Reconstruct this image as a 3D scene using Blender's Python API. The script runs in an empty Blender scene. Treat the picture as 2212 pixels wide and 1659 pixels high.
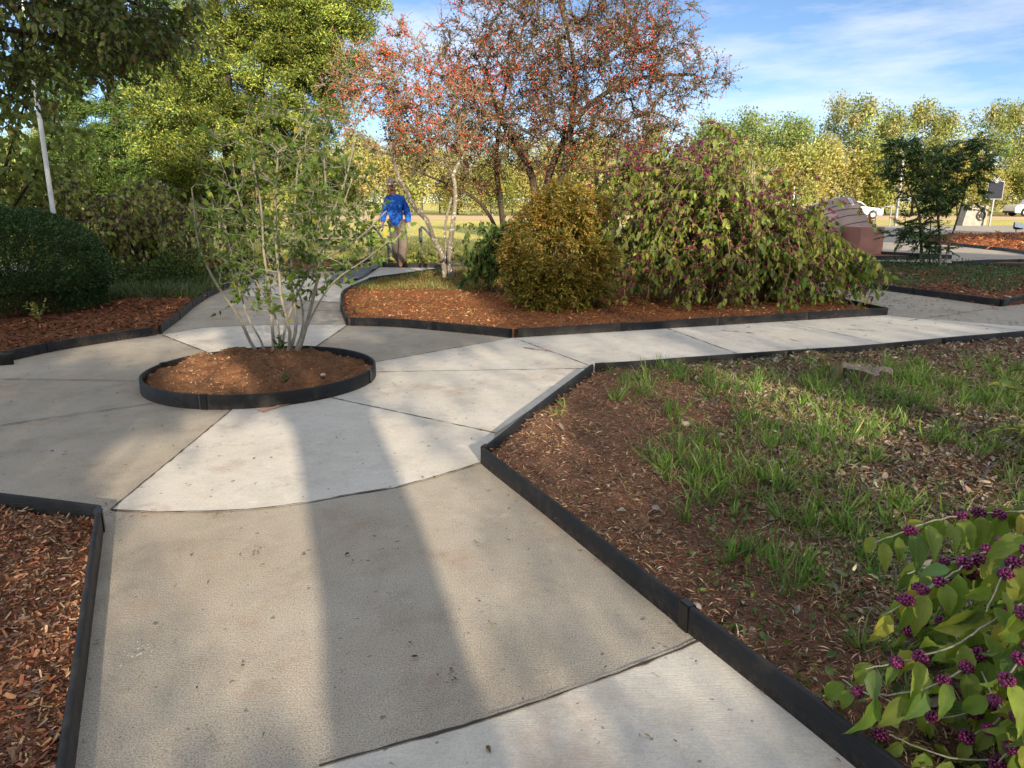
import bpy, bmesh, math, random
import numpy as np
from mathutils import Vector, Matrix
from mathutils.geometry import tessellate_polygon
rng = np.random.default_rng(7); random.seed(7)
S = bpy.context.scene; COL = S.collection
F = 1597.; CX = 1106.; CY = 829.5; H = 1.42
PITCH = math.atan((829.5 - 435) / F)
cp, sp = math.cos(PITCH), math.sin(PITCH)
def ray(px, py):
    a = (px - CX) / F; b = (CY - py) / F
    return np.array([a, cp + b * sp, -sp + b * cp])
def P(px, py, z=0.):                      # photo measurement -> point at height z
    d = ray(px, py); return np.array([0, 0, H]) + d * ((z - H) / d[2])
def D(px, py, Y):                         # photo measurement -> point at distance Y
    d = ray(px, py); return np.array([0, 0, H]) + d * (Y / d[1])
def proj(q):
    q = np.atleast_2d(q) - np.array([0, 0, H])
    f = q[:, 1] * cp - q[:, 2] * sp; u = q[:, 1] * sp + q[:, 2] * cp
    f = np.where(f > .05, f, .05)
    return CX + F * q[:, 0] / f, CY - F * u / f
SUN_AZ = math.radians(-17); SUN_EL = math.radians(17.5)
LD = np.array([math.sin(SUN_AZ) * math.cos(SUN_EL), math.cos(SUN_AZ) * math.cos(SUN_EL), -math.sin(SUN_EL)])

# ------------------------------------------------------------ materials
def newmat(name):
    m = bpy.data.materials.new(name); m.use_nodes = True
    nt = m.node_tree; nt.nodes.clear()
    return m, nt, nt.nodes, nt.links
def N(nt, t, **kw):
    n = nt.nodes.new(t)
    for k, v in kw.items():
        if k in n.inputs.keys(): n.inputs[k].default_value = v
        else: setattr(n, k, v)
    return n
def mixc(nt, fac, a, b, mode='MIX'):
    n = nt.nodes.new('ShaderNodeMix'); n.data_type = 'RGBA'; n.blend_type = mode
    for s, v in ((0, fac), (6, a), (7, b)):
        if isinstance(v, (int, float)): n.inputs[s].default_value = v
        elif isinstance(v, (tuple, list)): n.inputs[s].default_value = (*v[:3], 1)
        else: nt.links.new(v, n.inputs[s])
    return n.outputs[2]
def noise(nt, scale, detail=4, rough=.6, vec=None, out='Fac'):
    n = N(nt, 'ShaderNodeTexNoise', Scale=scale, Detail=detail, Roughness=rough)
    if vec is not None: nt.links.new(vec, n.inputs['Vector'])
    return n.outputs[out]
def ramp(nt, fac, stops):
    r = nt.nodes.new('ShaderNodeValToRGB'); e = r.color_ramp.elements
    while len(e) < len(stops): e.new(.5)
    for k, (p_, c) in enumerate(stops):
        e[k].position = p_; e[k].color = (*c, 1) if isinstance(c, tuple) else (c, c, c, 1)
    nt.links.new(fac, r.inputs[0]); return r.outputs[0]
def geo(nt, scale=(1, 1, 1), rot=(0, 0, 0)):
    g = nt.nodes.new('ShaderNodeNewGeometry')
    m = nt.nodes.new('ShaderNodeMapping'); m.inputs['Scale'].default_value = scale; m.inputs['Rotation'].default_value = rot
    nt.links.new(g.outputs['Position'], m.inputs[0]); return m.outputs[0]
def obco(nt, scale=(1, 1, 1)):
    g = nt.nodes.new('ShaderNodeTexCoord')
    m = nt.nodes.new('ShaderNodeMapping'); m.inputs['Scale'].default_value = scale
    nt.links.new(g.outputs['Object'], m.inputs[0]); return m.outputs[0]
def finish(nt, col, rough=.8, bump=None, bstr=.3, bdist=.01, spec=.3, metal=0.):
    b = nt.nodes.new('ShaderNodeBsdfPrincipled'); o = nt.nodes.new('ShaderNodeOutputMaterial')
    if isinstance(col, tuple): b.inputs['Base Color'].default_value = (*col, 1)
    else: nt.links.new(col, b.inputs['Base Color'])
    if isinstance(rough, (int, float)): b.inputs['Roughness'].default_value = rough
    else: nt.links.new(rough, b.inputs['Roughness'])
    b.inputs['Specular IOR Level'].default_value = spec; b.inputs['Metallic'].default_value = metal
    if bump is not None:
        bn = N(nt, 'ShaderNodeBump', Strength=bstr, Distance=bdist); nt.links.new(bump, bn.inputs['Height'])
        nt.links.new(bn.outputs[0], b.inputs['Normal'])
    nt.links.new(b.outputs[0], o.inputs[0]); return b
def simple(name, col, rough=.6, var=.15, scale=8, metal=0, spec=.3, bstr=.15):
    m, nt, *_ = newmat(name); v = obco(nt)
    n = noise(nt, scale, 5, .6, v)
    c = mixc(nt, n, tuple(x * (1 - var) for x in col), tuple(min(1, x * (1 + var)) for x in col))
    finish(nt, c, rough, n, bstr, .005, spec, metal); return m
def leafmat(name, transl=.4, rough=.5, spec=.3):
    m, nt, nd, lk = newmat(name)
    a = N(nt, 'ShaderNodeAttribute', attribute_name='Col')
    n = noise(nt, 60, 2, .5, geo(nt))
    c = mixc(nt, 1.0, a.outputs['Color'], ramp(nt, n, [(.3, .75), (.7, 1.15)]), 'MULTIPLY')
    b = nt.nodes.new('ShaderNodeBsdfPrincipled'); lk.new(c, b.inputs['Base Color'])
    b.inputs['Roughness'].default_value = rough; b.inputs['Specular IOR Level'].default_value = spec
    t = nt.nodes.new('ShaderNodeBsdfTranslucent')
    c2 = mixc(nt, 1.0, c, (1.15, 1.2, .55), 'MULTIPLY'); lk.new(c2, t.inputs[0])
    x = nt.nodes.new('ShaderNodeMixShader'); x.inputs[0].default_value = transl
    lk.new(b.outputs[0], x.inputs[1]); lk.new(t.outputs[0], x.inputs[2])
    o = nt.nodes.new('ShaderNodeOutputMaterial'); lk.new(x.outputs[0], o.inputs[0]); return m
def colmat(name, rough=.8, spec=.25):
    m, nt, nd, lk = newmat(name)
    a = N(nt, 'ShaderNodeAttribute', attribute_name='Col')
    n = noise(nt, 90, 3, .6, geo(nt))
    c = mixc(nt, 1.0, a.outputs['Color'], ramp(nt, n, [(.3, .7), (.7, 1.2)]), 'MULTIPLY')
    finish(nt, c, rough, None, spec=spec); return m
def concrete(name, base, speck, speckscale, warm):
    m, nt, *_ = newmat(name); g = geo(nt)
    big = noise(nt, .9, 6, .6, g); med = noise(nt, 7, 6, .65, g); fine = noise(nt, speckscale, 3, .7, g)
    c = mixc(nt, ramp(nt, big, [(.35, 0.), (.68, 1.)]), base, warm)
    c = mixc(nt, ramp(nt, med, [(.45, 0.), (.75, .5)]), c, tuple(x * .72 for x in base))
    c = mixc(nt, ramp(nt, noise(nt, 2.6, 9, .75, geo(nt, (1, 1, 1), (0, 0, 2))), [(.50, 0.), (.70, .55)]), c, tuple(x * .62 for x in warm))
    c = mixc(nt, ramp(nt, noise(nt, 4.1, 8, .8, geo(nt, (1, 1, 1), (0, 0, 2.6))), [(.60, 0.), (.68, .5)]), c, tuple(min(1, x * 1.3) for x in base))
    sp_ = ramp(nt, fine, [(.36, (1 - speck,) * 3), (.5, (1., 1., 1.)), (.66, (1 + speck * .55,) * 3)])
    c = mixc(nt, 1.0, c, sp_, 'MULTIPLY')
    # broom finish
    w = noise(nt, 1, 3, .5, geo(nt, (14, 240, 1), (0, 0, .5)))
    c = mixc(nt, 1.0, c, ramp(nt, w, [(.3, .93), (.7, 1.05)]), 'MULTIPLY')
    vo = nt.nodes.new('ShaderNodeTexVoronoi'); vo.feature = 'DISTANCE_TO_EDGE'; vo.inputs['Scale'].default_value = .55
    dv = nt.nodes.new('ShaderNodeVectorMath'); nt.links.new(g, dv.inputs[0]); nt.links.new(noise(nt, 3, 6, .7, g, 'Color'), dv.inputs[1]); nt.links.new(dv.outputs[0], vo.inputs['Vector'])
    cm = nt.nodes.new('ShaderNodeMath'); cm.operation = 'MULTIPLY'; nt.links.new(ramp(nt, vo.outputs['Distance'], [(0., .8), (.0035, 0.)]), cm.inputs[0]); nt.links.new(ramp(nt, noise(nt, .7, 2, .5, g), [(.50, 0.), (.56, .7)]), cm.inputs[1])
    c = mixc(nt, cm.outputs[0], c, (.09, .075, .06))
    # rusty soil wash and dark spots
    st = noise(nt, 1.7, 7, .72, geo(nt, (1, 1, 1), (0, 0, 1)))
    c = mixc(nt, ramp(nt, st, [(.55, 0.), (.72, .5)]), c, (.24, .14, .09))
    dk = noise(nt, 23, 2, .5, g)
    c = mixc(nt, ramp(nt, dk, [(.70, 0.), (.74, .6)]), c, (.06, .05, .04))
    a = nt.nodes.new('ShaderNodeMath'); a.operation = 'ADD'; nt.links.new(fine, a.inputs[0]); nt.links.new(w, a.inputs[1])
    finish(nt, c, .85, a.outputs[0], .5, .003, .25); return m
M = {}
M['white_con'] = concrete('pale concrete', (.54, .525, .50), .14, 160, (.48, .46, .42))
M['tan_con'] = concrete('tan aggregate concrete', (.375, .35, .31), .5, 190, (.315, .278, .225))
M['joint'] = simple('joint', (.05, .042, .033), .95)
M['chalk'] = simple('chalk', (.42, .26, .21), .95, .3, 60)
def soilmat(name, a, b, c3, big=.8):
    m, nt, *_ = newmat(name); g = geo(nt)
    n1 = noise(nt, big, 6, .65, g); n2 = noise(nt, 18, 8, .75, g); n3 = noise(nt, 90, 5, .7, g)
    c = mixc(nt, ramp(nt, n1, [(.35, 0.), (.65, 1.)]), a, b)
    c = mixc(nt, ramp(nt, n2, [(.35, .9), (.65, 0.)]), c, c3)
    c = mixc(nt, 1.0, c, ramp(nt, n3, [(.3, .55), (.7, 1.35)]), 'MULTIPLY')
    s = nt.nodes.new('ShaderNodeMath'); s.operation = 'ADD'; nt.links.new(n2, s.inputs[0]); nt.links.new(n3, s.inputs[1])
    finish(nt, c, .95, s.outputs[0], 1., .02, .1); return m
M['soil_red'] = soilmat('red mulch soil', (.21, .085, .045), (.27, .12, .065), (.08, .04, .025))
M['soil_orange'] = soilmat('orange mulch soil', (.30, .115, .05), (.34, .15, .07), (.13, .05, .025))
M['soil_brown'] = soilmat('brown litter soil', (.25, .15, .10), (.32, .17, .115), (.11, .07, .05))
M['soil_dug'] = soilmat('dug clay soil', (.34, .185, .10), (.26, .13, .07), (.14, .065, .038), 3)
def edgemat():
    m, nt, *_ = newmat('black wood grain edging')
    w = noise(nt, 1, 4, .6, geo(nt, (14, 14, 180))); d = noise(nt, 5, 5, .7, geo(nt))
    c = mixc(nt, w, (.006, .0065, .008), (.018, .019, .022))
    c = mixc(nt, ramp(nt, d, [(.52, 0.), (.75, .5)]), c, (.09, .075, .055))
    sz = nt.nodes.new('ShaderNodeSeparateXYZ'); nt.links.new(geo(nt), sz.inputs[0])
    mr = nt.nodes.new('ShaderNodeMapRange'); nt.links.new(sz.outputs[2], mr.inputs[0])
    for i_, v_ in enumerate((.0, .055, .75, 0.)): mr.inputs[i_ + 1].default_value = v_
    mm = nt.nodes.new('ShaderNodeMath'); mm.operation = 'MULTIPLY'; nt.links.new(mr.outputs[0], mm.inputs[0]); nt.links.new(ramp(nt, noise(nt, 30, 6, .8, geo(nt)), [(.46, 0.), (.66, .5)]), mm.inputs[1])
    c = mixc(nt, mm.outputs[0], c, (.20, .13, .085))       # soil splash on the foot of the boards
    finish(nt, c, ramp(nt, d, [(.3, .38), (.7, .6)]), w, .6, .004, .3); return m
M['edge'] = edgemat(); M['clip'] = simple('black clip', (.009, .009, .010), .35, .2, 20, spec=.5)
def fieldmat():
    m, nt, *_ = newmat('field grass'); g = geo(nt)
    n1 = noise(nt, .12, 6, .6, g); n2 = noise(nt, 3, 8, .7, g)
    c = mixc(nt, ramp(nt, n1, [(.35, 0.), (.65, 1.)]), (.44, .43, .12), (.56, .49, .20))
    c = mixc(nt, 1.0, c, ramp(nt, n2, [(.3, .65), (.7, 1.25)]), 'MULTIPLY')
    finish(nt, c, .95, n2, 1., .06, .05); return m
M['field'] = fieldmat(); M['dirt'] = simple('dirt road', (.52, .38, .24), .95, .15, 1.5)
def barkmat(name, c1, c2, sc=14, blotch=None):
    m, nt, *_ = newmat(name); n = noise(nt, 1, 6, .7, geo(nt, (sc * 2, sc * 2, sc * .5)))
    c = mixc(nt, ramp(nt, n, [(.35, 0.), (.65, 1.)]), c1, c2)
    if blotch: c = mixc(nt, ramp(nt, noise(nt, 22, 3, .5, geo(nt)), [(.57, 0.), (.62, .9)]), c, blotch)
    finish(nt, c, .85, n, .8, .012, .2); return m
M['bark_dark'] = barkmat('dark bark', (.035, .027, .02), (.09, .075, .06))
M['bark_grey'] = barkmat('grey bark', (.13, .115, .095), (.25, .225, .19), 14, (.5, .5, .47))
M['bark_pale'] = barkmat('pale bark', (.30, .275, .23), (.47, .44, .38), 20)
M['bark_tan'] = barkmat('tan twig', (.16, .12, .07), (.28, .22, .14), 20)
M['leaf'] = leafmat('leaf'); M['leaf_dark'] = leafmat('leathery leaf', .18, .4, .4)
M['needle'] = leafmat('conifer spray', .25, .6, .2)
M['litter'] = colmat('litter'); M['berry'] = colmat('berry', .28, .5)

# ------------------------------------------------------------ mesh helpers
def tag(o, label=None, cat=None, group=None, kind=None):
    if label: o['label'] = label
    if cat: o['category'] = cat
    if group: o['group'] = group
    if kind: o['kind'] = kind
    return o
def link(name, me, parent=None, mat=None):
    o = bpy.data.objects.new(name, me); COL.objects.link(o)
    if parent is not None:
        o.parent = parent
        o.matrix_parent_inverse = Matrix.Translation(-Vector(parent.location)) if parent.rotation_euler.z == 0 else (Matrix.Translation(parent.location) @ parent.rotation_euler.to_matrix().to_4x4()).inverted()
    if mat is not None: me.materials.append(mat)
    return o
def empty(name, loc, label=None, cat=None, group=None, rz=0):
    o = bpy.data.objects.new(name, None); COL.objects.link(o); o.location = Vector([float(v) for v in loc]); o.rotation_euler.z = rz
    o.empty_display_size = .2
    return tag(o, label, cat, group)
def mk(name, V, Fc, mat, parent=None, col=None, smooth=False):
    V = np.asarray(V, np.float32); Fc = np.asarray(Fc, np.int32); k = Fc.shape[1]; n = len(Fc)
    me = bpy.data.meshes.new(name); me.vertices.add(len(V)); me.vertices.foreach_set('co', V.ravel())
    me.loops.add(n * k); me.loops.foreach_set('vertex_index', Fc.ravel()); me.polygons.add(n)
    me.polygons.foreach_set('loop_start', np.arange(n, dtype=np.int32) * k)
    me.polygons.foreach_set('loop_total', np.full(n, k, np.int32))
    if smooth: me.polygons.foreach_set('use_smooth', np.ones(n, bool))
    if col is not None:
        a = me.attributes.new('Col', 'FLOAT_COLOR', 'POINT'); c = np.ones((len(V), 4), np.float32); c[:, :3] = col
        a.data.foreach_set('color', c.ravel())
    me.update(calc_edges=True)
    return link(name, me, parent, mat)
def nrm(a): return a / np.maximum(np.linalg.norm(a, axis=-1, keepdims=True), 1e-9)
T_DIA = (np.array([(0, 0, 0), (.45, .5, .07), (1, 0, -.06), (.45, -.5, .07)]), np.array([(0, 1, 2), (0, 2, 3)]))
T_TRI = (np.array([(0, -.5, 0), (1, 0, .05), (0, .5, 0)]), np.array([(0, 1, 2)]))
_u = [.0, .22, .48, .75, 1.]; _w = [0, .40, .5, .28, 0]; _z = [0, .03, .01, -.06, -.18]
_v = [(0, 0, 0)]
for k in (1, 2, 3): _v += [(_u[k], _w[k], _z[k] + .07), (_u[k], 0, _z[k]), (_u[k], -_w[k], _z[k] + .07)]
_v += [(1, 0, -.18)]
T_CHIP = (np.array([(0, -.3, 0), (.06, .5, .03), (.5, .46, -.02), (.95, .38, .0), (1, -.42, .03), (.45, -.5, .01)]), np.array([(0, 2, 1), (0, 5, 2), (5, 3, 2), (5, 4, 3)]))
T_LEAF = (np.array(_v), np.array([(0, 1, 2), (0, 2, 3), (1, 4, 5), (1, 5, 2), (2, 5, 6), (2, 6, 3), (4, 7, 8), (4, 8, 5), (5, 8, 9), (5, 9, 6), (7, 10, 8), (8, 10, 9)]))
# lobed leaf
_l = [(0, 0), (.02, .30), (.22, .5), (.38, .28), (.62, .36), (.68, .13), (1, 0), (.68, -.13), (.62, -.36), (.38, -.28), (.22, -.5), (.02, -.30)]
T_LOBE = (np.array([(.35, 0, -.04)] + [(a, b, .04 + .06 * abs(b)) for a, b in _l]), np.array([(0, k + 1, (k + 1) % 12 + 1) for k in range(12)]))
T_BLADE = (np.array([(0, -.5, 0), (0, .5, 0), (.4, -.45, .05), (.4, .45, .05), (.75, -.3, -.06), (.75, .3, -.06), (1, 0, -.25)]),
           np.array([(0, 1, 3), (0, 3, 2), (2, 3, 5), (2, 5, 4), (4, 5, 6)]))
def put(tpl, pos, ax, nm, L, W, col):
    tv, tf = tpl; pos = np.asarray(pos, float); n = len(pos); k = len(tv)
    L = np.broadcast_to(L, n); W = np.broadcast_to(W, n)
    a = nrm(ax); nn = nrm(nm - (nm * a).sum(1, keepdims=True) * a); s = np.cross(a, nn)
    V = pos[:, None] + a[:, None] * (tv[None, :, 0, None] * L[:, None, None]) + s[:, None] * (tv[None, :, 1, None] * W[:, None, None]) + nn[:, None] * (tv[None, :, 2, None] * L[:, None, None])
    Fc = tf[None] + (np.arange(n) * k)[:, None, None]
    C = np.repeat(np.broadcast_to(col, (n, 3))[:, None], k, 1)
    return V.reshape(-1, 3), Fc.reshape(-1, 3), C.reshape(-1, 3)
def leaves(name, tpl, pos, ax, nm, L, W, col, mat, parent=None, smooth=False):
    V, Fc, C = put(tpl, pos, ax, nm, L, W, col); return mk(name, V, Fc, mat, parent, C, smooth)
def rdir(n): return nrm(rng.normal(size=(n, 3)))
def rcol(n, cols, w=None, var=.18):
    c = np.array(cols)[rng.choice(len(cols), n, p=w)]
    return np.clip(c * (1 + var * rng.normal(size=(n, 1))) * (1 + .06 * rng.normal(size=(n, 3))), .003, .95)
def tubes(name, polys, mat, parent=None, K=5, smooth=True):
    Vs, Fs, off = [], [], 0
    ang = np.arange(K) * 2 * np.pi / K; ca, sa = np.cos(ang), np.sin(ang)
    for pts, rad in polys:
        pts = np.asarray(pts, float); n = len(pts)
        if n < 2: continue
        t = np.gradient(pts, axis=0); t = nrm(t)
        ref = np.array([1., .13, .07]) if abs(t[:, 0]).mean() < .7 else np.array([.1, 1., .2])
        s = nrm(np.cross(t, ref)); b = np.cross(t, s)
        r = np.broadcast_to(rad, n)[:, None, None]
        V = pts[:, None] + r * (s[:, None] * ca[None, :, None] + b[:, None] * sa[None, :, None])
        i = np.arange(n - 1)[:, None] * K; j = np.arange(K)[None]; j2 = (j + 1) % K
        q = np.stack([i + j, i + j2, i + K + j2, i + K + j], -1).reshape(-1, 4) + off
        Vs.append(V.reshape(-1, 3)); Fs.append(q); off += n * K
    return mk(name, np.concatenate(Vs), np.concatenate(Fs), mat, parent, None, smooth)
def smooth_line(pts, step=.08, jit=0.):
    pts = np.asarray(pts, float); n = len(pts)
    if n == 2: return pts[0] + (pts[1] - pts[0]) * np.linspace(0, 1, max(2, int(np.linalg.norm(pts[1] - pts[0]) / step)))[:, None]
    q = np.vstack([2 * pts[0] - pts[1], pts, 2 * pts[-1] - pts[-2]]); out = []
    for k in range(1, n):
        p0, p1, p2, p3 = q[k - 1:k + 3]; m = max(2, int(np.linalg.norm(p2 - p1) / step)); t = np.linspace(0, 1, m, endpoint=False)[:, None]
        out.append(.5 * (2 * p1 + (p2 - p0) * t + (2 * p0 - 5 * p1 + 4 * p2 - p3) * t**2 + (-p0 + 3 * p1 - 3 * p2 + p3) * t**3))
    o = np.vstack(out + [pts[-1:]])
    if jit: o = o + rng.normal(size=o.shape) * jit
    return o
def box(bm, c, s, rot=None, bev=0.):
    r = bmesh.ops.create_cube(bm, size=1.0); vs = r['verts']
    mt = Matrix.Translation(Vector([float(x) for x in c])) @ (rot.to_4x4() if rot is not None else Matrix()) @ Matrix.Diagonal((*[float(x) for x in s], 1))
    bmesh.ops.transform(bm, matrix=mt, verts=vs)
    if bev: bmesh.ops.bevel(bm, geom=list({e for v in vs for e in v.link_edges}), offset=bev, segments=2, affect='EDGES')
def cyl(bm, a, b, r1, r2=None, seg=12):
    a = Vector([float(x) for x in a]); b = Vector([float(x) for x in b]); d = b - a
    r = bmesh.ops.create_cone(bm, cap_ends=True, segments=seg, radius1=r1, radius2=r1 if r2 is None else r2, depth=d.length)
    bmesh.ops.transform(bm, matrix=Matrix.Translation((a + b) / 2) @ d.to_track_quat('Z', 'Y').to_matrix().to_4x4(), verts=r['verts'])
def fin(bm, name, mat, parent=None, smooth=False):
    me = bpy.data.meshes.new(name); bmesh.ops.recalc_face_normals(bm, faces=bm.faces); bm.to_mesh(me); bm.free()
    if smooth: me.polygons.foreach_set('use_smooth', [True] * len(me.polygons))
    return link(name, me, parent, mat)
def flat(name, poly, z, mat, kind='structure', parent=None):
    co = [Vector((float(p[0]), float(p[1]), z)) for p in poly]; tr = tessellate_polygon([co])
    o = mk(name, np.array([list(c) for c in co]), np.array([t if (co[t[1]] - co[t[0]]).cross(co[t[2]] - co[t[0]]).z > 0 else t[::-1] for t in tr]), mat, parent)
    if kind: o['kind'] = kind
    return o
def inside(poly, x, y):
    poly = np.asarray(poly)[:, :2]; r = np.zeros(np.shape(x), bool); j = len(poly) - 1
    for i in range(len(poly)):
        xi, yi = poly[i]; xj, yj = poly[j]
        c = ((yi > y) != (yj > y)) & (x < (xj - xi) * (y - yi) / (yj - yi + 1e-12) + xi)
        r ^= c; j = i
    return r
def dist_edge(poly, x, y):
    poly = np.asarray(poly)[:, :2]; d = np.full(np.shape(x), 1e9)
    for i in range(len(poly)):
        a = poly[i]; b = poly[(i + 1) % len(poly)]; ab = b - a; L2 = (ab**2).sum() + 1e-12
        t = np.clip(((x - a[0]) * ab[0] + (y - a[1]) * ab[1]) / L2, 0, 1)
        d = np.minimum(d, np.hypot(x - a[0] - t * ab[0], y - a[1] - t * ab[1]))
    return d
def vnoise(x, y, s, seed=0):
    x = np.asarray(x) * s + seed * 13.7; y = np.asarray(y) * s + seed * 7.1
    xi = np.floor(x).astype(int); yi = np.floor(y).astype(int); fx = x - xi; fy = y - yi
    h = lambda a, b: (np.sin(a * 127.1 + b * 311.7 + seed) * 43758.5453) % 1
    fx = fx * fx * (3 - 2 * fx); fy = fy * fy * (3 - 2 * fy)
    return (h(xi, yi) * (1 - fx) + h(xi + 1, yi) * fx) * (1 - fy) + (h(xi, yi + 1) * (1 - fx) + h(xi + 1, yi + 1) * fx) * fy

# ------------------------------------------------------------ camera, sky, sun
cam = bpy.data.cameras.new('camera'); co = bpy.data.objects.new('camera', cam); COL.objects.link(co)
cam.sensor_width = 36; cam.lens = 36 * F / 2212; cam.clip_start = .05; cam.clip_end = 5000
co.location = (0, 0, H); co.rotation_euler = (math.pi / 2 - PITCH, 0, 0); S.camera = co
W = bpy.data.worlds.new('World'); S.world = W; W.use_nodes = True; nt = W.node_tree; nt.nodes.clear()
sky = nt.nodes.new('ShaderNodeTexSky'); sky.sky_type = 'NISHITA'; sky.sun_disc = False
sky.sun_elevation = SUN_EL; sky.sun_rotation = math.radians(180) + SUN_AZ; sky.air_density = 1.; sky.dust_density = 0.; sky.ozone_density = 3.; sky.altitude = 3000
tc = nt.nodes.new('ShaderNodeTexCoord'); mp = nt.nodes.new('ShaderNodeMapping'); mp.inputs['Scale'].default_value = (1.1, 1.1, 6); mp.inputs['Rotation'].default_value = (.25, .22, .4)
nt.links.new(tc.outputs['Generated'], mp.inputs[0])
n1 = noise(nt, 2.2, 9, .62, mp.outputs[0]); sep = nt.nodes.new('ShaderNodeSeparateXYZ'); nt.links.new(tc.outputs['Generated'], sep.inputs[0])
def sm(src, a, b_, c, d):                    # unseen cloud added overhead and sunward to raise the ambient light
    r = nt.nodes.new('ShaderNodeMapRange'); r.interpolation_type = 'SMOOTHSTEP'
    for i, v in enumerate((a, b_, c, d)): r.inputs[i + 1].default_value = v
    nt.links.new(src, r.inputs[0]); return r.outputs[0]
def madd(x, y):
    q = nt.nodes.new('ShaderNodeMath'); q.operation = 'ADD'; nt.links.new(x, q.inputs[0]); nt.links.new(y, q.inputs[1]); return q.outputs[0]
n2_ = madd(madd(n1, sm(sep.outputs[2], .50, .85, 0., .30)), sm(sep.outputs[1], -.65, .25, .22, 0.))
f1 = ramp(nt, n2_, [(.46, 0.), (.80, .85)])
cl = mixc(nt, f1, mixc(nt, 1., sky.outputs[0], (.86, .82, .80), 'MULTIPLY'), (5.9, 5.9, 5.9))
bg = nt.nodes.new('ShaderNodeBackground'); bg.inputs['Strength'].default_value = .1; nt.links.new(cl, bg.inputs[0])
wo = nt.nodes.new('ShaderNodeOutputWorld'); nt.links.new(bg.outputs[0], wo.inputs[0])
sl = bpy.data.lights.new('sun', 'SUN'); sl.energy = 5.; sl.angle = math.radians(.65); sl.color = (1., .82, .58)
so = bpy.data.objects.new('sun', sl); COL.objects.link(so); so.rotation_euler = Vector(LD).to_track_quat('-Z', 'Y').to_euler(); so.location = (5, -15, 10)
S.view_settings.view_transform = 'Standard'; S.view_settings.look = 'None'; S.view_settings.gamma = 1; S.view_settings.exposure = 1.1
S.cycles.max_bounces = 6; S.cycles.transparent_max_bounces = 4; S.cycles.use_denoising = True; S.cycles.diffuse_bounces = 3

# ------------------------------------------------------------ ground, paving
def px(*pts, z=0.): return [P(a, b, z)[:2] for a, b in pts]
flat('ground', [(-900, -300), (900, -300), (900, 1200), (-900, 1200)], -.03, M['field'])
ang = np.linspace(0, 2 * np.pi, 72, endpoint=False)
RC = np.array([-2.04, 5.90]); RR = .90
BED = {}
def curve2(pts, step=.15): return smooth_line([(p[0], p[1], 0) for p in pts], step)[:, :2]
ring = np.stack([RC[0] + RR * np.cos(ang), RC[1] + RR * np.sin(ang)], 1)
BED['B'] = np.vstack([curve2(px((748, 636), (738, 660), (741, 682), (750, 703))), curve2(px((752, 703), (850, 706), (950, 714), (1050, 724), (1105, 730))), px((1112, 730), (1330, 717), (1640, 698), (1915, 681), (1700, 634), (1460, 584), (1000, 584), (960, 588), (800, 611))])
a0 = px((-60, 795))[0]; 
BED['A'] = np.vstack([[a0 + (-3.2, -1.6)], curve2([a0] + px((0, 784), (120, 758), (240, 738), (335, 724))), curve2(px((345, 722), (385, 692), (420, 662), (462, 636))), px((520, 612), (425, 603), (150, 600), (-500, 600)), [(-16, 8)]])
BED['D'] = np.vstack([[(2.1, -1.1)], curve2([(1.30, .65), (.90, 1.60), (.64, 2.16), (.20, 3.13), (-.16, 3.89)], .2), [(-.15, 3.97)], curve2([(-.10, 4.05), (.27, 5.03), (.65, 6.0)], .3), [(.70, 6.07), (2.84, 6.73), (5.39, 7.67), (9.5, 9.2), (12, 9), (12, -1.1)]])
e1 = P(212, 1086, .11)[:2]; e2 = P(0, 1060, .11)[:2]; e3 = P(122, 1659, .11)[:2]
BED['E'] = np.array([e1, e1 + (e2 - e1) * 3.2, (-4.6, -1.5), e1 + (e3 - e1) * 2.6])
BED['F'] = np.array(px((1690, 597), (2160, 662), (2260, 652), (2700, 640), (2330, 594), (2150, 580), (1790, 572), (1640, 570)))
BED['G'] = np.array(px((1640, 562), (1860, 562), (2055, 559), (1900, 551), (1640, 550)))
BED['I'] = np.array(px((2056, 574), (2165, 578), (2420, 580), (2300, 571), (2165, 569)))
BED['H'] = np.array(px((1985, 521), (2035, 528), (2165, 542), (2300, 556), (2560, 540), (2420, 505), (2053, 509)))
BED['C'] = np.array(px((824, 577), (870, 578), (940, 579), (990, 582), (1430, 580), (1480, 556), (905, 556), (850, 566)))
BED['K'] = np.array(px((120, 590), (560, 588), (735, 585), (800, 577), (760, 568), (120, 568)))
pave = np.vstack([[(-14, -1.6), (13, -1.6), (13, 9.5)], px((2900, 640), (3300, 487), (1500, 487), (1480, 553), (905, 553), (880, 564), (120, 566)), [(-16, 8)]])
flat('path', pave, 0., M['tan_con'])
# white panels (sheets on top of the tan base)
def ringpt(a, r=RR): return RC + r * np.array([math.cos(a), math.sin(a)])
def rang(pxy): q = P(*pxy)[:2] - RC; return math.atan2(q[1], q[0])
def arc(a1, a2, n=12, r=RR - .02): return [ringpt(a, r) for a in np.linspace(a1, a2, n)]
c = dict(sw=P(240, 1103)[:2], s=P(1050, 998)[:2], e=P(1070, 937)[:2], ne=P(1270, 795)[:2], n2=P(1100, 731)[:2], nn=P(750, 704)[:2], nw=P(350, 724)[:2])
arcS = curve2(px((240, 1103), (330, 1108), (450, 1107), (560, 1101), (665, 1087), (760, 1069), (850, 1055), (950, 1029), (1050, 998)))
aSW = rang((500, 888)); aE = rang((735, 866)); aNE = rang((800, 800)); aN = rang((675, 757)); aNW = rang((478, 772)); aEE = rang((806, 826))
if aE < aSW: aE += 2 * np.pi
w1 = np.vstack([arcS, [c['e']], arc(aE, aSW)])
w2 = np.vstack([[c['e']], px((1275, 800), (1296, 795), (1108, 730)), arc(rang((806, 785)), aE - 2 * np.pi if aE > np.pi else aE)])
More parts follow.
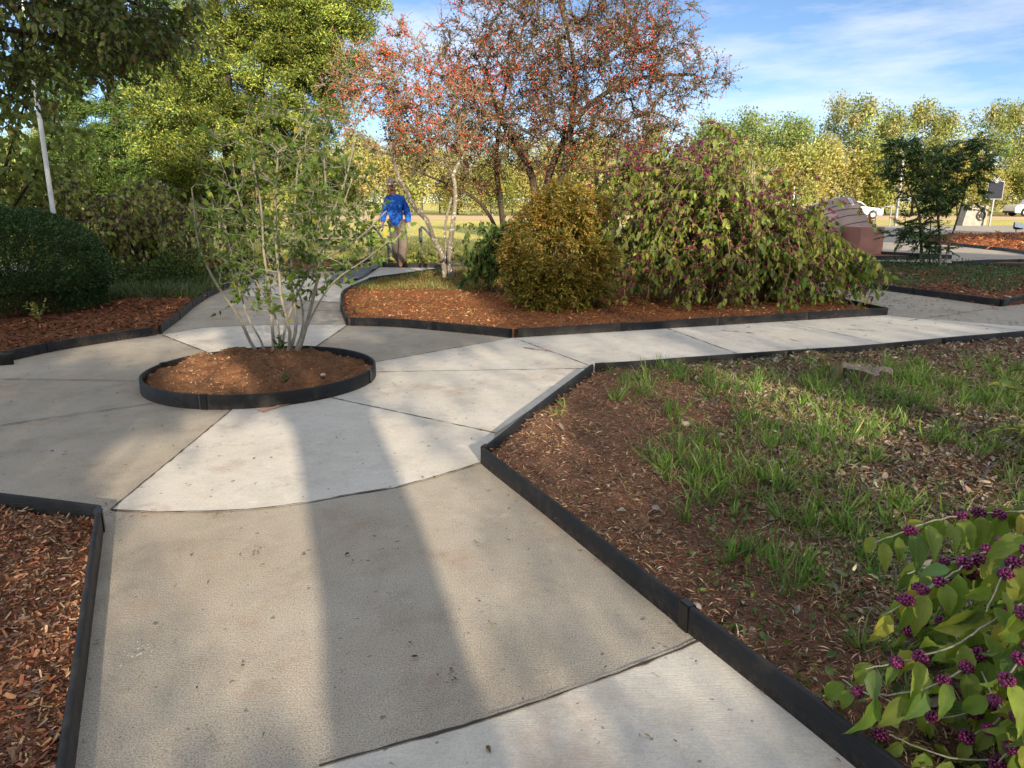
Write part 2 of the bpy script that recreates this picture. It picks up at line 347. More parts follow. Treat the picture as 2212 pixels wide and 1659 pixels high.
w3 = np.vstack([px((1108, 730), (1296, 796), (1765, 756), (2212, 718), (2215, 706), (1930, 684), (1915, 681), (1640, 698), (1330, 717))])
w5 = np.vstack([px((350, 724), (440, 709), (560, 703), (750, 702)), arc(aN, aNW)])
w0 = np.vstack([curve2(px((690, 1659), (850, 1613), (1000, 1572), (1110, 1537), (1300, 1470), (1420, 1425), (1517, 1385))), px((1517, 1385)), [(.95, 1.62), (1.4, .6), (1.2, -1.5), (-2.6, -1.5)], [P(400, 1790)[:2]]])
wN = np.array(px((520, 640), (748, 655), (748, 634), (800, 611), (960, 588), (1000, 584), (985, 582), (940, 579), (826, 578), (700, 600), (560, 606), (530, 618)))
for k_, (w, z_) in enumerate(((w1, .004), (w2, .0045), (w3, .004), (w5, .004), (w0, .004), (wN, .004))):
    flat('path_panel', w, z_, M['white_con'])
# joints: thin dark strips
def strip(line, wdt, z, irregular=.4):
    line = np.asarray(line); seg = []
    L = smooth_line([(p[0], p[1], 0) for p in line], .04) if len(line) > 2 else smooth_line([(*line[0], 0), (*line[1], 0)], .04)
    t = nrm(np.gradient(L, axis=0)); s = np.stack([-t[:, 1], t[:, 0], 0 * t[:, 0]], 1)
    w_ = wdt * (1 + irregular * rng.normal(size=len(L)))[:, None] / 2; o_ = (rng.normal(size=(len(L), 1)) * wdt * .2) * s
    V = np.concatenate([L + s * w_ + o_, L - s * w_ + o_]); V[:, 2] = z; n = len(L); i = np.arange(n - 1)
    return V, np.stack([i, i + 1, i + 1 + n, i + n], 1)
JV, JF, off = [], [], 0
jl = [arcS, curve2(px((690, 1659), (850, 1613), (1000, 1572), (1110, 1537), (1300, 1470), (1420, 1425), (1517, 1385))),
      [ringpt(aSW), c['sw']], [ringpt(aE), c['e']], [P(806, 805)[:2], P(1285, 797)[:2]], [ringpt(rang((806, 785))), P(1105, 731)[:2]], px((1108, 730), (1290, 797)),
      px((1440, 710), (1600, 768)), px((1690, 696), (1905, 742)), px((1915, 681), (2215, 716)), [ringpt(aN), c['nn']], [ringpt(aNW), c['nw']],
      px((350, 724), (440, 709), (560, 703), (750, 702)), px((-200, 818), (0, 820), (312, 824)), px((-200, 960), (0, 921), (330, 873)),
      px((420, 668), (745, 672)), px((520, 640), (748, 655)), px((2160, 664), (1960, 694)), px((700, 600), (830, 582)), px((1880, 520), (2020, 524))]
for ln in jl:
    V, Fq = strip(ln, .0085, .008); JV.append(V); JF.append(Fq + off); off += len(V)
o = mk('path_joint', np.concatenate(JV), np.concatenate(JF), M['joint']); o['kind'] = 'structure'
JV, JF, off = [], [], 0
for ln, w_ in ((px((1130, 752), (1185, 760)), .03), (px((1560, 715), (1630, 721)), .025), (px((1735, 740), (1700, 733)), .02), (px((1830, 712), (1890, 716)), .02), (px((560, 890), (630, 872)), .05)):
    V, Fq = strip(ln, w_, .012, .5); JV.append(V); JF.append(Fq + off); off += len(V)
o = mk('path_chalk_mark', np.concatenate(JV), np.concatenate(JF), M['chalk']); o['kind'] = 'structure'
def blot(name, px_, py_, r, col, n=26, asp=1.):
    c0 = P(px_, py_)[:2]; V, Fc = [], []
    for i in range(n):
        q = c0 + rng.normal(size=2) * [r * asp, r]; s_ = r * rng.uniform(.06, .28); a = rng.uniform(0, 6.28, 5); a.sort(); k = len(V); V += [(q[0] + math.cos(t) * s_ * rng.uniform(.5, 1.2), q[1] + math.sin(t) * s_ * rng.uniform(.5, 1.2), .0125 + i * .00004) for t in a]; Fc += [(k, k + 1, k + 2), (k, k + 2, k + 3), (k, k + 3, k + 4)]
    o = mk(name, V, Fc, simple(name, col, .95, .3, 60)); o['kind'] = 'structure'
blot('path_scuff', 300, 1413, .022, (.56, .55, .53), 40, 1.3); blot('path_stain', 968, 1462, .022, (.10, .06, .045), 30); blot('path_stain', 736, 1460, .012, (.13, .07, .05), 16); blot('path_stain', 560, 1195, .03, (.17, .12, .085), 24); blot('path_stain', 470, 1118, .03, (.2, .10, .08), 20)
blot('path_stain', 300, 1118, .03, (.17, .12, .09), 24); blot('path_stain', 230, 1120, .04, (.16, .11, .09), 30)
# roads beyond
flat('road', [(-300, 60), (300, 60), (300, 78), (-300, 78)], -.02, M['dirt'])

# soil as height fields inside the beds
def bedsoil(key, cell, mat, hfun, clip=None):
    poly = BED[key]; x0, y0 = poly.min(0); x1, y1 = poly.max(0)
    if clip: x0, y0, x1, y1 = max(x0, clip[0]), max(y0, clip[1]), min(x1, clip[2]), min(y1, clip[3])
    xs = np.arange(x0 - cell, x1 + cell, cell); ys = np.arange(y0 - cell, y1 + cell, cell)
    X, Y = np.meshgrid(xs, ys); ins = inside(poly, X, Y); d = dist_edge(poly, X, Y) * np.where(ins, 1, -1)
    e = np.clip((d + .012) / .03, 0, 1); Z = -.05 + e * (.05 + hfun(X, Y, d))
    idx = np.arange(X.size).reshape(X.shape); q = np.stack([idx[:-1, :-1], idx[:-1, 1:], idx[1:, 1:], idx[1:, :-1]], -1).reshape(-1, 4)
    keep = (d.ravel()[q] > -.06).any(1); q = q[keep]; u, inv = np.unique(q, return_inverse=True)
    o = mk('soil', np.stack([X.ravel(), Y.ravel(), Z.ravel()], 1)[u], inv.reshape(q.shape), mat, smooth=True); o['kind'] = 'structure'; return o
def hb(base, amp):
    return lambda x, y, d: base + amp * (vnoise(x, y, 1.3, 1) - .5) + amp * .6 * (vnoise(x, y, 5, 2) - .5) + amp * .5 * (vnoise(x, y, 17, 3) - .5)
def hring(x, y, d):
    r = np.hypot(x - RC[0] + .1, y - RC[1] - .1); return .04 + .17 * np.clip(1 - r / .85, 0, 1)**.8 + .07 * (vnoise(x, y, 4, 5) - .5) + .06 * (vnoise(x, y, 11, 6) - .5) + .02 * (vnoise(x, y, 40, 8) - .5)
BED['R'] = ring
HF = {'A': hb(.05, .05), 'B': hb(.055, .05), 'D': hb(.045, .05), 'E': hb(.02, .04), 'R': hring, 'F': hb(.05, .05), 'C': hb(.04, .03), 'K': hb(.04, .03), 'G': hb(.03, .02), 'H': hb(.08, .1), 'I': hb(.04, .01)}
bedsoil('R', .02, M['soil_dug'], hring); bedsoil('D', .035, M['soil_brown'], HF['D']); bedsoil('E', .025, M['soil_red'], HF['E'])
bedsoil('B', .05, M['soil_orange'], HF['B']); bedsoil('A', .06, M['soil_red'], HF['A']); bedsoil('F', .1, M['soil_red'], HF['F'])
bedsoil('C', .1, M['soil_brown'], HF['C']); bedsoil('K', .1, M['soil_orange'], HF['K']); bedsoil('G', .08, M['soil_brown'], HF['G'])
bedsoil('H', .2, M['soil_orange'], HF['H']); bedsoil('I', .08, M['soil_brown'], HF['I'])

# ------------------------------------------------------------ edging boards
def board(parent, pts, h=.098, th=.023):
    L = np.array(pts); n = len(L); t = nrm(np.gradient(L, axis=0)); s = np.stack([-t[:, 1], t[:, 0]], 1)
    prof = [(-th / 2, -.03), (-th / 2, h - .006), (-th / 2 + .006, h), (th / 2 - .006, h), (th / 2, h - .006), (th / 2, -.03)]
    zz = .012 * (vnoise(L[:, 0], L[:, 1], 1.7, 9) - .5); L = L + s * (.010 * (vnoise(L[:, 0], L[:, 1], 1.3, 4) - .5) * np.minimum(1, np.minimum(np.arange(n), np.arange(n)[::-1]) / 4))[:, None]
    V = np.array([[*(L[i] + s[i] * a), b + zz[i] * (b > 0)] for i in range(n) for a, b in prof]); K = 6
    q = [(i * K + j, i * K + j + 1, (i + 1) * K + j + 1, (i + 1) * K + j) for i in range(n - 1) for j in range(K - 1)]
    q += [(0, 1, 4, 5), (1, 2, 3, 4)]; e = (n - 1) * K; q += [(e, e + 5, e + 4, e + 1), (e + 1, e + 4, e + 3, e + 2)]
    o = mk('board', V, np.array(q), M['edge'], parent); return o
def clip_at(parent, p, t, h=.098):
    bm = bmesh.new(); a = math.atan2(t[1], t[0]); box(bm, (p[0], p[1], h / 2 - .01 + .004), (.055, .036, h + .016), Matrix.Rotation(a, 3, 'Z'), .004)
    return fin(bm, 'connector', M['clip'], parent)
def edging(label, runs, seglen=1.05, h=.098):
    p0 = runs[0][0]; root = empty('garden_edging', (p0[0], p0[1], 0), label, 'garden edging', 'black board edging round the beds')
    for run in runs:
        run = np.asarray(run)
        L = smooth_line([(*p, 0) for p in run], .06)[:, :2] if len(run) > 2 else smooth_line([(*run[0], 0), (*run[1], 0)], .06)[:, :2]
        d = np.r_[0, np.cumsum(np.linalg.norm(np.diff(L, axis=0), axis=1))]; m = max(1, round(d[-1] / seglen))
        for k in range(m):
            i0 = np.searchsorted(d, d[-1] * k / m); i1 = np.searchsorted(d, d[-1] * (k + 1) / m)
            if i1 - i0 < 2: continue
            board(root, L[i0:i1 + 1], h)
            if k > 0: clip_at(root, L[i0], L[min(i0 + 1, len(L) - 1)] - L[i0 - 1], h)
        clip_at(root, L[1], L[2] - L[0], h)
    return root
rr = np.vstack([ring, ring[:1]]); rr = np.roll(rr[:-1], 20, 0); rr = np.vstack([rr, rr[:1]])
edging('black edging ring round the soil mound under the multi-stemmed shrub', [rr], 1.35, .108)
b = BED['B']
edging('black edging round the middle bed with the orange bush and pointed right corner', [px((800, 611), (748, 636), (738, 660), (741, 682), (750, 703)), px((752, 703), (850, 706), (950, 714), (1050, 724), (1105, 730)), px((1112, 730), (1915, 681)), px((1915, 681), (1460, 584)), px((1460, 584), (1000, 584), (960, 588), (800, 611))], 1.3)
edging('black edging of the red mulch bed in front of the dark clipped hedge', [[a0 + (-3.2, -1.6), a0] + px((0, 784), (120, 758), (240, 738), (335, 724)), px((345, 722), (385, 692), (420, 662), (462, 636), (520, 612)), px((520, 612), (425, 603), (150, 600))], 1.1)
edging('black edging of the near right bed with grass tufts and a tree stump', [[(2.1, -1.1), (1.30, .65), (.90, 1.60), (.64, 2.16), (.20, 3.13), (-.16, 3.89)], [(-.16, 3.9), (-.10, 4.05), (.27, 5.03), (.67, 6.03)], [(.70, 6.07), (2.84, 6.73), (5.39, 7.67), (9.5, 9.2)]], 1.75)
E_ = BED['E']; edging('black edging of the small wood chip bed at the bottom left corner', [[E_[1], E_[0]], [E_[0], E_[3]]], 2.6)
f = BED['F']; edging('black edging of the bed under the dark small tree on the right', [[f[7], f[0], ], [f[0], f[1]], [f[1], f[2], f[3]], [f[3], f[4], f[5], f[6], f[7]]], 1.8)
g = BED['G']; edging('black edging round the narrow bed in front of the pink granite block', [[g[3], g[4], g[0]], [g[0], g[1], g[2]], [g[2], g[3]]], 1.8, .1)
g = BED['I']; edging('black edging of the thin wedge bed behind the dark small tree', [[g[0], g[1], g[2]], [g[2], g[3], g[4], g[0]]], 1.8, .1)
g = BED['H']; edging('low grey edging round the orange mulch bed near the spotlight', [[g[0], g[1], g[2], g[3], g[4]], [g[6], g[0]]], 2.5, .09)
g = BED['C']; edging('black edging of the bed beside the worker\'s boots', [[g[0], g[1], g[2], g[3], g[4]], [g[0], g[7], g[6]]], 1.6, .1)
g = BED['K']; edging('black edging of the far strip bed behind the multi-stemmed shrub', [[g[0], g[1], g[2], g[3]], [g[3], g[4], g[5]]], 1.8, .1)
# ------------------------------------------------------------ plants
def skeleton(stems, targets, seg=.15, pen=.6, jit=.02, bend=.35):
    """stems: [(pts, r0, r1)]; grows curved branches from the stems to every target. -> polylines, tips, tip directions"""
    nodes, dirs, par, rad = [], [], [], []
    for pts, r0, r1 in stems:
        L = smooth_line(pts, seg); t = nrm(np.gradient(L, axis=0)); r = np.linspace(r0, r1, len(L))
        for i in range(len(L)): nodes.append(L[i]); dirs.append(t[i]); par.append(-1); rad.append(r[i])
    polys = [(smooth_line(p, seg), None) for p, _, _ in stems]
    polys = [(L, np.linspace(r0, r1, len(L))) for (L, _), (_, r0, r1) in zip(polys, stems)]
    ns = len(nodes); cap = ns + len(targets) * 14
    NP = np.zeros((cap, 3)); NP[:ns] = nodes; ND = np.zeros((cap, 3)); ND[:ns] = dirs; NR = np.zeros(cap); NR[:ns] = rad
    own = np.full(cap, -1); cnt = ns
    T = np.asarray(targets); d0 = np.array([np.linalg.norm(NP[:ns] - t, axis=1).min() for t in T]); order = np.argsort(d0)
    chains, load = [], []
    for ti in order:
        t = T[ti]; v = t - NP[:cnt]; d = np.linalg.norm(v, axis=1) + 1e-6
        cost = d * (1 + pen * np.clip(-v[:, 2] / d + .1, 0, 1) + .4 * np.clip(-(v * ND[:cnt]).sum(1) / d, 0, 1)) + (np.arange(cnt) < 2) * .5
        j = int(np.argmin(cost)); dd = d[j]; k = min(12, max(2, int(dd / seg)))
        mid = NP[j] + ND[j] * dd * bend + np.array([0, 0, .08 * dd]) + rng.normal(size=3) * jit * 3
        s = np.linspace(0, 1, k + 1)[:, None]; c = (1 - s)**2 * NP[j] + 2 * s * (1 - s) * mid + s**2 * t
        c[1:-1] += rng.normal(size=(k - 1, 3)) * jit; tg = nrm(np.gradient(c, axis=0))
        ci = len(chains); chains.append((c, own[j])); load.append(1)
        q = own[j]
        while q >= 0: load[q] += 1; q = chains[q][1]
        NP[cnt:cnt + k] = c[1:]; ND[cnt:cnt + k] = tg[1:]; own[cnt:cnt + k] = ci; cnt += k
    return polys, [c for c, _ in chains], np.array(load)
def branches(name, polys, chains, load, r0, mat, parent, K=5, p=.45, extra=()):
    L = list(polys) + list(extra)
    for c, w in zip(chains, load):
        a = r0 * w**p; L.append((c, np.linspace(a, max(r0 * .6, a * .55), len(c))))
    return tubes(name, L, mat, parent, K)
def along(chains, spacing, frac=1.):
    """points and tangents along the outer fraction of each chain"""
    P_, T_ = [], []
    for c in chains:
        c = np.asarray(c); d = np.r_[0, np.cumsum(np.linalg.norm(np.diff(c, axis=0), axis=1))]
        s = np.arange(d[-1] * (1 - frac), d[-1] + 1e-6, spacing)
        if len(s) == 0: continue
        s = s + rng.uniform(-.3, .3, len(s)) * spacing; s = np.clip(s, 0, d[-1])
        P_.append(np.stack([np.interp(s, d, c[:, k]) for k in range(3)], 1)); g_ = nrm(np.gradient(c, axis=0))
        T_.append(nrm(np.stack([np.interp(s, d, g_[:, k]) for k in range(3)], 1)))
    return np.concatenate(P_), np.concatenate(T_)
def ell(n, c, r, shell=0.):
    v = rdir(n) * (rng.uniform(shell**3, 1, n)**(1 / 3.))[:, None]; return np.asarray(c) + v * np.asarray(r)
def epx(n, x, y, rx, ry, Y, ry_depth, shell=0.):
    c = D(x, y, Y); k = Y / F; return ell(n, c, (rx * k, ry_depth, ry * k), shell)
def twigs(tips, dirs, m, ln, spread=.8, up=.1, k=4):
    """m short twigs at each tip"""
    out = []
    for p, d in zip(tips, dirs):
        for _ in range(m):
            v = nrm(d + rng.normal(size=3) * spread + np.array([0, 0, up])); l = ln * rng.uniform(.5, 1.2); s = np.linspace(0, l, k)[:, None]
            out.append(p + v * s + rng.normal(size=3) * .1 * s * s / max(l, .01) + np.array([0, 0, -.25]) * s * s / max(ln, .01) * .3)
    return out
DOWN = np.array([0, 0, -1.]); UP = np.array([0, 0, 1.])
ICO = (lambda t: (nrm(np.array([(-1, t, 0), (1, t, 0), (-1, -t, 0), (1, -t, 0), (0, -1, t), (0, 1, t), (0, -1, -t), (0, 1, -t), (t, 0, -1), (t, 0, 1), (-t, 0, -1), (-t, 0, 1)], float)),
       np.array([(0, 11, 5), (0, 5, 1), (0, 1, 7), (0, 7, 10), (0, 10, 11), (1, 5, 9), (5, 11, 4), (11, 10, 2), (10, 7, 6), (7, 1, 8), (3, 9, 4), (3, 4, 2), (3, 2, 6), (3, 6, 8), (3, 8, 9), (4, 9, 5), (2, 4, 11), (6, 2, 10), (8, 6, 7), (9, 8, 1)])))((1 + 5**.5) / 2)
OCT = (np.array([(1, 0, 0), (-1, 0, 0), (0, 1, 0), (0, -1, 0), (0, 0, 1), (0, 0, -1)], float), np.array([(0, 2, 4), (2, 1, 4), (1, 3, 4), (3, 0, 4), (2, 0, 5), (1, 2, 5), (3, 1, 5), (0, 3, 5)]))
def balls(name, pos, r, col, mat, parent, tpl=ICO, smooth=True):
    tv, tf = tpl; n = len(pos); r = np.broadcast_to(r, n)
    V = pos[:, None] + tv[None] * r[:, None, None]; Fc = tf[None] + (np.arange(n) * len(tv))[:, None, None]
    C = np.repeat(np.broadcast_to(col, (n, 3))[:, None], len(tv), 1)
    return mk(name, V.reshape(-1, 3), Fc.reshape(-1, 3), mat, parent, C.reshape(-1, 3), smooth)

# ---- the multi-stemmed shrub in the ring
def ring_shrub():
    base = P(600, 790)[:2]; root = empty('lobed_leaf_shrub', (*base, .1), 'tall pale-stemmed shrub fanning out of the round soil mound', 'shrub')
    Y0 = base[1]
    st = [([(565, 797), (539, 735), (515, 683), (470, 617), (431, 534), (414, 406)], -.1, .016), ([(578, 797), (563, 735), (532, 676), (504, 562), (480, 470)], .15, .011),
          ([(586, 796), (591, 753), (586, 683), (582, 624), (570, 545), (563, 440), (540, 330)], 0, .018), ([(596, 796), (620, 765), (626, 718), (612, 666), (603, 597), (594, 480), (600, 330)], -.1, .018),
          ([(614, 796), (632, 742), (640, 690), (629, 614), (632, 527), (640, 400), (650, 280)], .1, .017), ([(622, 798), (643, 762), (664, 694), (681, 624), (695, 560), (705, 458), (700, 340)], 0, .022),
          ([(632, 794), (655, 700), (640, 620), (575, 540), (520, 440), (500, 330)], .35, .012), ([(604, 796), (600, 700), (560, 620), (500, 520), (455, 440)], .3, .012),
          ([(610, 792), (618, 700), (660, 600), (720, 500), (760, 390), (790, 330)], .25, .013), ([(640, 790), (670, 690), (720, 610), (790, 560), (840, 520)], -.2, .011)]
    stems = []
    for pts, dy, r in st:
        n = len(pts); q = [D(a, b_, Y0 + dy * (k / (n - 1)) * 1.6) for k, (a, b_) in enumerate(pts)]; q[0][2] = .06
        stems.append((q, r, r * .35))
    stems.append(([D(694, 560, Y0), D(726, 545, Y0 - .1), D(785, 506, Y0 - .25), D(835, 455, Y0 - .3)], .011, .004))
    stems.append(([D(700, 500, Y0), D(742, 400, Y0 - .1), D(760, 330, Y0), D(770, 260, Y0)], .01, .004))
    T = np.vstack([epx(145, 620, 425, 195, 180, Y0, .6, .35), epx(50, 520, 520, 85, 105, Y0, .5), epx(60, 740, 520, 110, 90, Y0, .5), epx(40, 600, 620, 120, 60, Y0, .4), epx(50, 640, 320, 130, 90, Y0, .45)])
    po, ch, ld = skeleton(stems, T, .09, .8, .006, .45)
    tips = np.array([c[-1] for c in ch]); td = nrm(np.array([c[-1] - c[-2] for c in ch])); tw = twigs(tips, td, 2, .22, .4, .7)
    branches('stem', po, [*ch], ld, .0024, M['bark_pale'], root, 6, extra=[(t, np.linspace(.0022, .001, len(t))) for t in tw])
    p, t = along([*ch, *tw], .040, .8); k = rng.random(len(p)) < np.clip(.80 - .32 * (p[:, 2] - .8), .2, .70); p, t = p[k], t[k]
    n = len(p); ax = nrm(t * .5 + rdir(n) * .8 + DOWN * .45); col = rcol(n, [(.13, .22, .045), (.18, .28, .05), (.09, .15, .035), (.42, .42, .08)], [.4, .3, .25, .05])
    leaves('foliage', T_LOBE, p, ax, nrm(rdir(n) + UP * .6), rng.uniform(.034, .075, n), rng.uniform(.032, .068, n), col, M['leaf'], root)
ring_shrub()

# ---- cedars
def cedar(loc, label, blobs, height, ntg, sprays, cols, tr=.2, size=(.045, .10)):
    root = empty('cedar_tree', (*loc, 0), label, 'tree', 'dark cedars behind the shrubs')
    T = np.vstack([epx(int(ntg * w), *b_, .55) for *b_, w in blobs])
    T = T[T[:, 2] > .5]
    stems = [([(loc[0], loc[1], -.1), (loc[0] + .05, loc[1], height * .4), (loc[0] - .08, loc[1], height * .75), (loc[0], loc[1], height)], tr, .03)]
    po, ch, ld = skeleton(stems, T, .3, .1, .03, .15)
    branches('trunk', po, ch, ld, .006, M['bark_dark'], root, 6)
    tips = np.array([c[-1] for c in ch]); td = nrm(np.array([c[-1] - c[-2] for c in ch]))
    # each tip carries a plume: drooping fan of short sprays
    m = sprays; n = len(tips) * m; u = rng.uniform(-.9, 1, n)
    tp = np.repeat(tips, m, 0); dd = np.repeat(nrm(td * [1, 1, .4] + [0, 0, -.05]), m, 0); side = nrm(np.cross(dd, UP)); sc = np.repeat(rng.uniform(.16, .40, len(tips)), m)
    off = dd * (u * sc)[:, None] + side * (rng.normal(size=n) * sc * .5 * (1.1 - np.abs(u) * .5))[:, None] + UP * (rng.normal(size=n) * sc * .28)[:, None] - UP * (sc * np.abs(u)**2 * .3)[:, None]
    ax = nrm(dd * .8 + rng.normal(size=(n, 3)) * .4 + UP * .25); col = rcol(n, cols, None, .2)
    pt = np.repeat(1 + .25 * rng.normal(size=(len(tips), 1)), m, 0); col = np.clip(col * pt, .004, .9)
    leaves('crown', T_DIA, tp + off, ax, rdir(n), rng.uniform(*size, n), rng.uniform(size[0] * .22, size[1] * .30, n), col, M['needle'], root)
cedar((-6.3, 17.2), 'tall yellow-green cedar lit by the sun, behind the pale-stemmed shrub',
      [(590, 0, 215, 170, 17, 1.6, .30), (680, 80, 110, 110, 16.8, 1.2, .12), (570, 190, 190, 130, 16.8, 1.6, .24), (470, 300, 180, 130, 17, 1.6, .2), (590, 400, 190, 90, 17.3, 1.5, .14), (600, -230, 170, 180, 17.2, 1.3, .16)],
      9.5, 640, 520, [(.22, .29, .06), (.13, .20, .045), (.38, .41, .09), (.06, .10, .03)], .24)
cedar((-10.2, 20.), 'darker shaded cedar left of the yellow-green cedar', [(270, 210, 170, 110, 19.5, 1.6, .34), (250, 360, 190, 80, 19.5, 1.5, .34), (330, 60, 190, 110, 20, 1.6, .26), (360, 430, 130, 60, 19, 1.2, .16)],
      9, 560, 450, [(.07, .13, .04), (.10, .17, .045), (.15, .23, .055)], .2)

# ---- possumhaw hollies
def holly(loc, label, trunks, blobs, leafcols, leafn, berry, bark, seg=.2, r0=.0032, tlen=.34, bcol=None, nb=1.):
    root = empty('possumhaw_tree', loc, label, 'tree', 'red-berried hollies')
    T = np.vstack([epx(n, *b_, .3) for *b_, n in blobs])
    po, ch, ld = skeleton(trunks, T, seg, .3, .03, .3)
    tips = np.array([c[-1] for c in ch]); td = nrm(np.array([c[-1] - c[-2] for c in ch]))
    tw = twigs(tips, td, 8, tlen, .8, .15, 5)
    mids, mt = along(ch, .22, .75); tw += twigs(mids, mt, 3, tlen * .8, .9, .15, 4)
    branches('trunk', po, ch, ld, r0, bark, root, 6, .5, [(t, np.linspace(.0036, .0014, len(t))) for t in tw])
    p, t = along(tw, .03); k = rng.random(len(p)) < leafn; p1, t1 = p[k], t[k]; n = len(p1)
    leaves('crown', T_DIA, p1, nrm(t1 * .5 + rdir(n)), rdir(n), rng.uniform(.028, .06, n), rng.uniform(.018, .034, n), rcol(n, leafcols, None, .25), M['leaf'], root)
    x, y = proj(p); hit = rng.random(len(p)) < berry(x, y, p) * nb; q = p[hit] + rng.normal(size=(hit.sum(), 3)) * .012
    balls('berries', q, rng.uniform(.009, .016, len(q)), rcol(len(q), [(.62, .06, .05), (.50, .04, .05), (.70, .13, .05)]), M['berry'], root, OCT)
Yb = 14.6
def bberry(x, y, p): return np.clip(.03 + .20 * (vnoise(p[:, 0] + p[:, 1], p[:, 2], 1.9, 4) > .62) * (x < 1420) * (y < 330), 0, 1)
tk = [([(*P(1165, 596)[:2], -.05), D(1160, 480, Yb), D(1150, 385, Yb), D(1118, 318, Yb), D(1075, 240, Yb + .2), D(1050, 150, Yb + .3)], .12, .03),
      ([(*P(1165, 592)[:2], -.05), D(1170, 460, Yb + .2), D(1200, 340, Yb + .2), D(1270, 230, Yb), D(1380, 170, Yb - .1), D(1500, 160, Yb - .2)], .10, .02),
      ([(*P(1095, 590)[:2], -.05), D(1088, 500, Yb + .8), D(1080, 430, Yb + .8), D(1072, 340, Yb + .8), D(1090, 200, Yb + .6), D(1130, 60, Yb + .4)], .075, .02),
      ([(*P(1110, 590)[:2], -.05), D(1060, 470, Yb + .5), D(1020, 425, Yb + .5), D(960, 395, Yb + .5), D(900, 370, Yb + .3)], .06, .015),
      ([(*P(1185, 590)[:2], -.05), D(1200, 440, Yb - .2), D(1230, 300, Yb - .3), D(1240, 140, Yb - .3), D(1200, -20, Yb - .2)], .10, .02)]
holly((*P(1165, 594)[:2], 0), 'large spreading holly with dark curving trunks and a wide reddish crown', tk,
      [(1190, 70, 230, 140, Yb, 1.7, 260), (1330, 170, 190, 140, Yb, 1.5, 210), (1080, 190, 160, 130, Yb, 1.4, 150), (1200, 290, 240, 80, Yb, 1.3, 190), (1460, 170, 130, 60, Yb, .8, 40), (1380, 60, 120, 90, Yb, 1., 50), (1150, -90, 220, 110, Yb, 1.4, 90), (1400, 320, 90, 60, Yb, .8, 30), (1020, 380, 70, 50, Yb + .4, .7, 30)],
      [(.26, .13, .08), (.17, .16, .07), (.33, .13, .10), (.13, .13, .06), (.22, .22, .10)], .42, bberry, M['bark_dark'])
Yf = 13.7; bs = P(968, 606)
def fberry(x, y, p): return np.clip(.05 + .32 * (vnoise(p[:, 0] + p[:, 1], p[:, 2], 2.6, 7) > .52), 0, 1) * (y < 330)
tf = [([(*P(974, 606)[:2], -.05), D(972, 540, Yf), D(980, 470, Yf), D(984, 420, Yf), D(977, 375, Yf), D(950, 345, Yf), D(915, 315, Yf), D(880, 260, Yf)], .062, .02),
      ([D(977, 382, Yf), D(990, 352, Yf), D(1008, 322, Yf), D(1030, 280, Yf), D(1060, 235, Yf)], .042, .02),
      ([(*P(962, 605)[:2], -.05), D(955, 552, Yf), D(935, 512, Yf - .1), D(922, 475, Yf - .1), D(898, 452, Yf - .1), D(880, 415, Yf - .2), D(862, 385, Yf - .2), D(845, 320, Yf - .2), D(838, 230, Yf - .1), D(842, 160, Yf)], .06, .018),
      ([(*P(970, 603)[:2], -.05), D(962, 540, Yf + .1), D(963, 480, Yf + .1), D(976, 425, Yf + .1)], .035, .02)]
holly((*bs[:2], 0), 'small holly with forked pale trunk and bright red berries, left of the orange bush', tf,
      [(900, 215, 110, 95, Yf, 1., 90), (985, 225, 90, 70, Yf, .9, 55), (860, 120, 60, 80, Yf, .7, 28), (790, 230, 90, 90, Yf, .9, 48), (950, 310, 110, 50, Yf, .8, 50), (870, 340, 60, 60, Yf, .6, 26), (760, 150, 50, 60, Yf, .6, 12)],
      [(.20, .20, .06), (.28, .20, .08), (.15, .16, .05), (.28, .14, .07)], .42, fberry, M['bark_grey'], .15, .0028, .28)

# ---- nandina (orange-green bush)
def nandina():
    c = P(1205, 672); Y0 = c[1] + .1; root = empty('nandina_bush', (c[0], Y0, 0), 'dense rounded bush with orange and green leaves in the middle bed', 'bush')
    k = Y0 / F
    T = np.vstack([epx(300, 1205, 550, 126, 115, Y0, .75, .45), epx(110, 1225, 455, 90, 55, Y0, .5, .3), epx(160, 1200, 630, 100, 48, Y0, .6, .2)])
    T[:, 2] = np.maximum(T[:, 2], .1); stems = [([(c[0] + dx, Y0 + dy, 0), (c[0] + dx * 2, Y0 + dy * 2, .5), (c[0] + dx * 3, Y0 + dy * 3, 1.3)], .012, .005) for dx, dy in rng.normal(size=(11, 2)) * .08]
    po, ch, ld = skeleton(stems, T, .12, .5, .01, .3)
    tips = np.array([q[-1] for q in ch]); td = nrm(np.array([q[-1] - q[-2] for q in ch])); tw = twigs(tips, td, 6, .2, .7, .0, 5); tw += twigs(tips, td, 5, .12, 1.2, 0, 4)
    branches('stem', po, ch, ld, .002, M['bark_tan'], root, 5)
    p, t = along(tw, .0155); n = len(p); side = nrm(np.cross(t, UP)) * rng.choice([-1, 1], n)[:, None]
    zf = np.clip((p[:, 2] - .25) / 1.1, 0, 1) * .35 + .45 * vnoise(p[:, 0], p[:, 2], 3, 3)
    a = rcol(n, [(.22, .23, .05), (.28, .26, .06), (.14, .17, .04)]); b_ = rcol(n, [(.44, .26, .07), (.34, .20, .06), (.48, .36, .10)])
    col = np.where((rng.random(n) < zf)[:, None], b_, a)
    leaves('foliage', T_DIA, p, nrm(t * .7 + side * .8 + rdir(n) * .35 + DOWN * .15), nrm(UP + rdir(n) * .6), rng.uniform(.036, .066, n), rng.uniform(.015, .025, n), col, M['leaf'], root)
nandina()

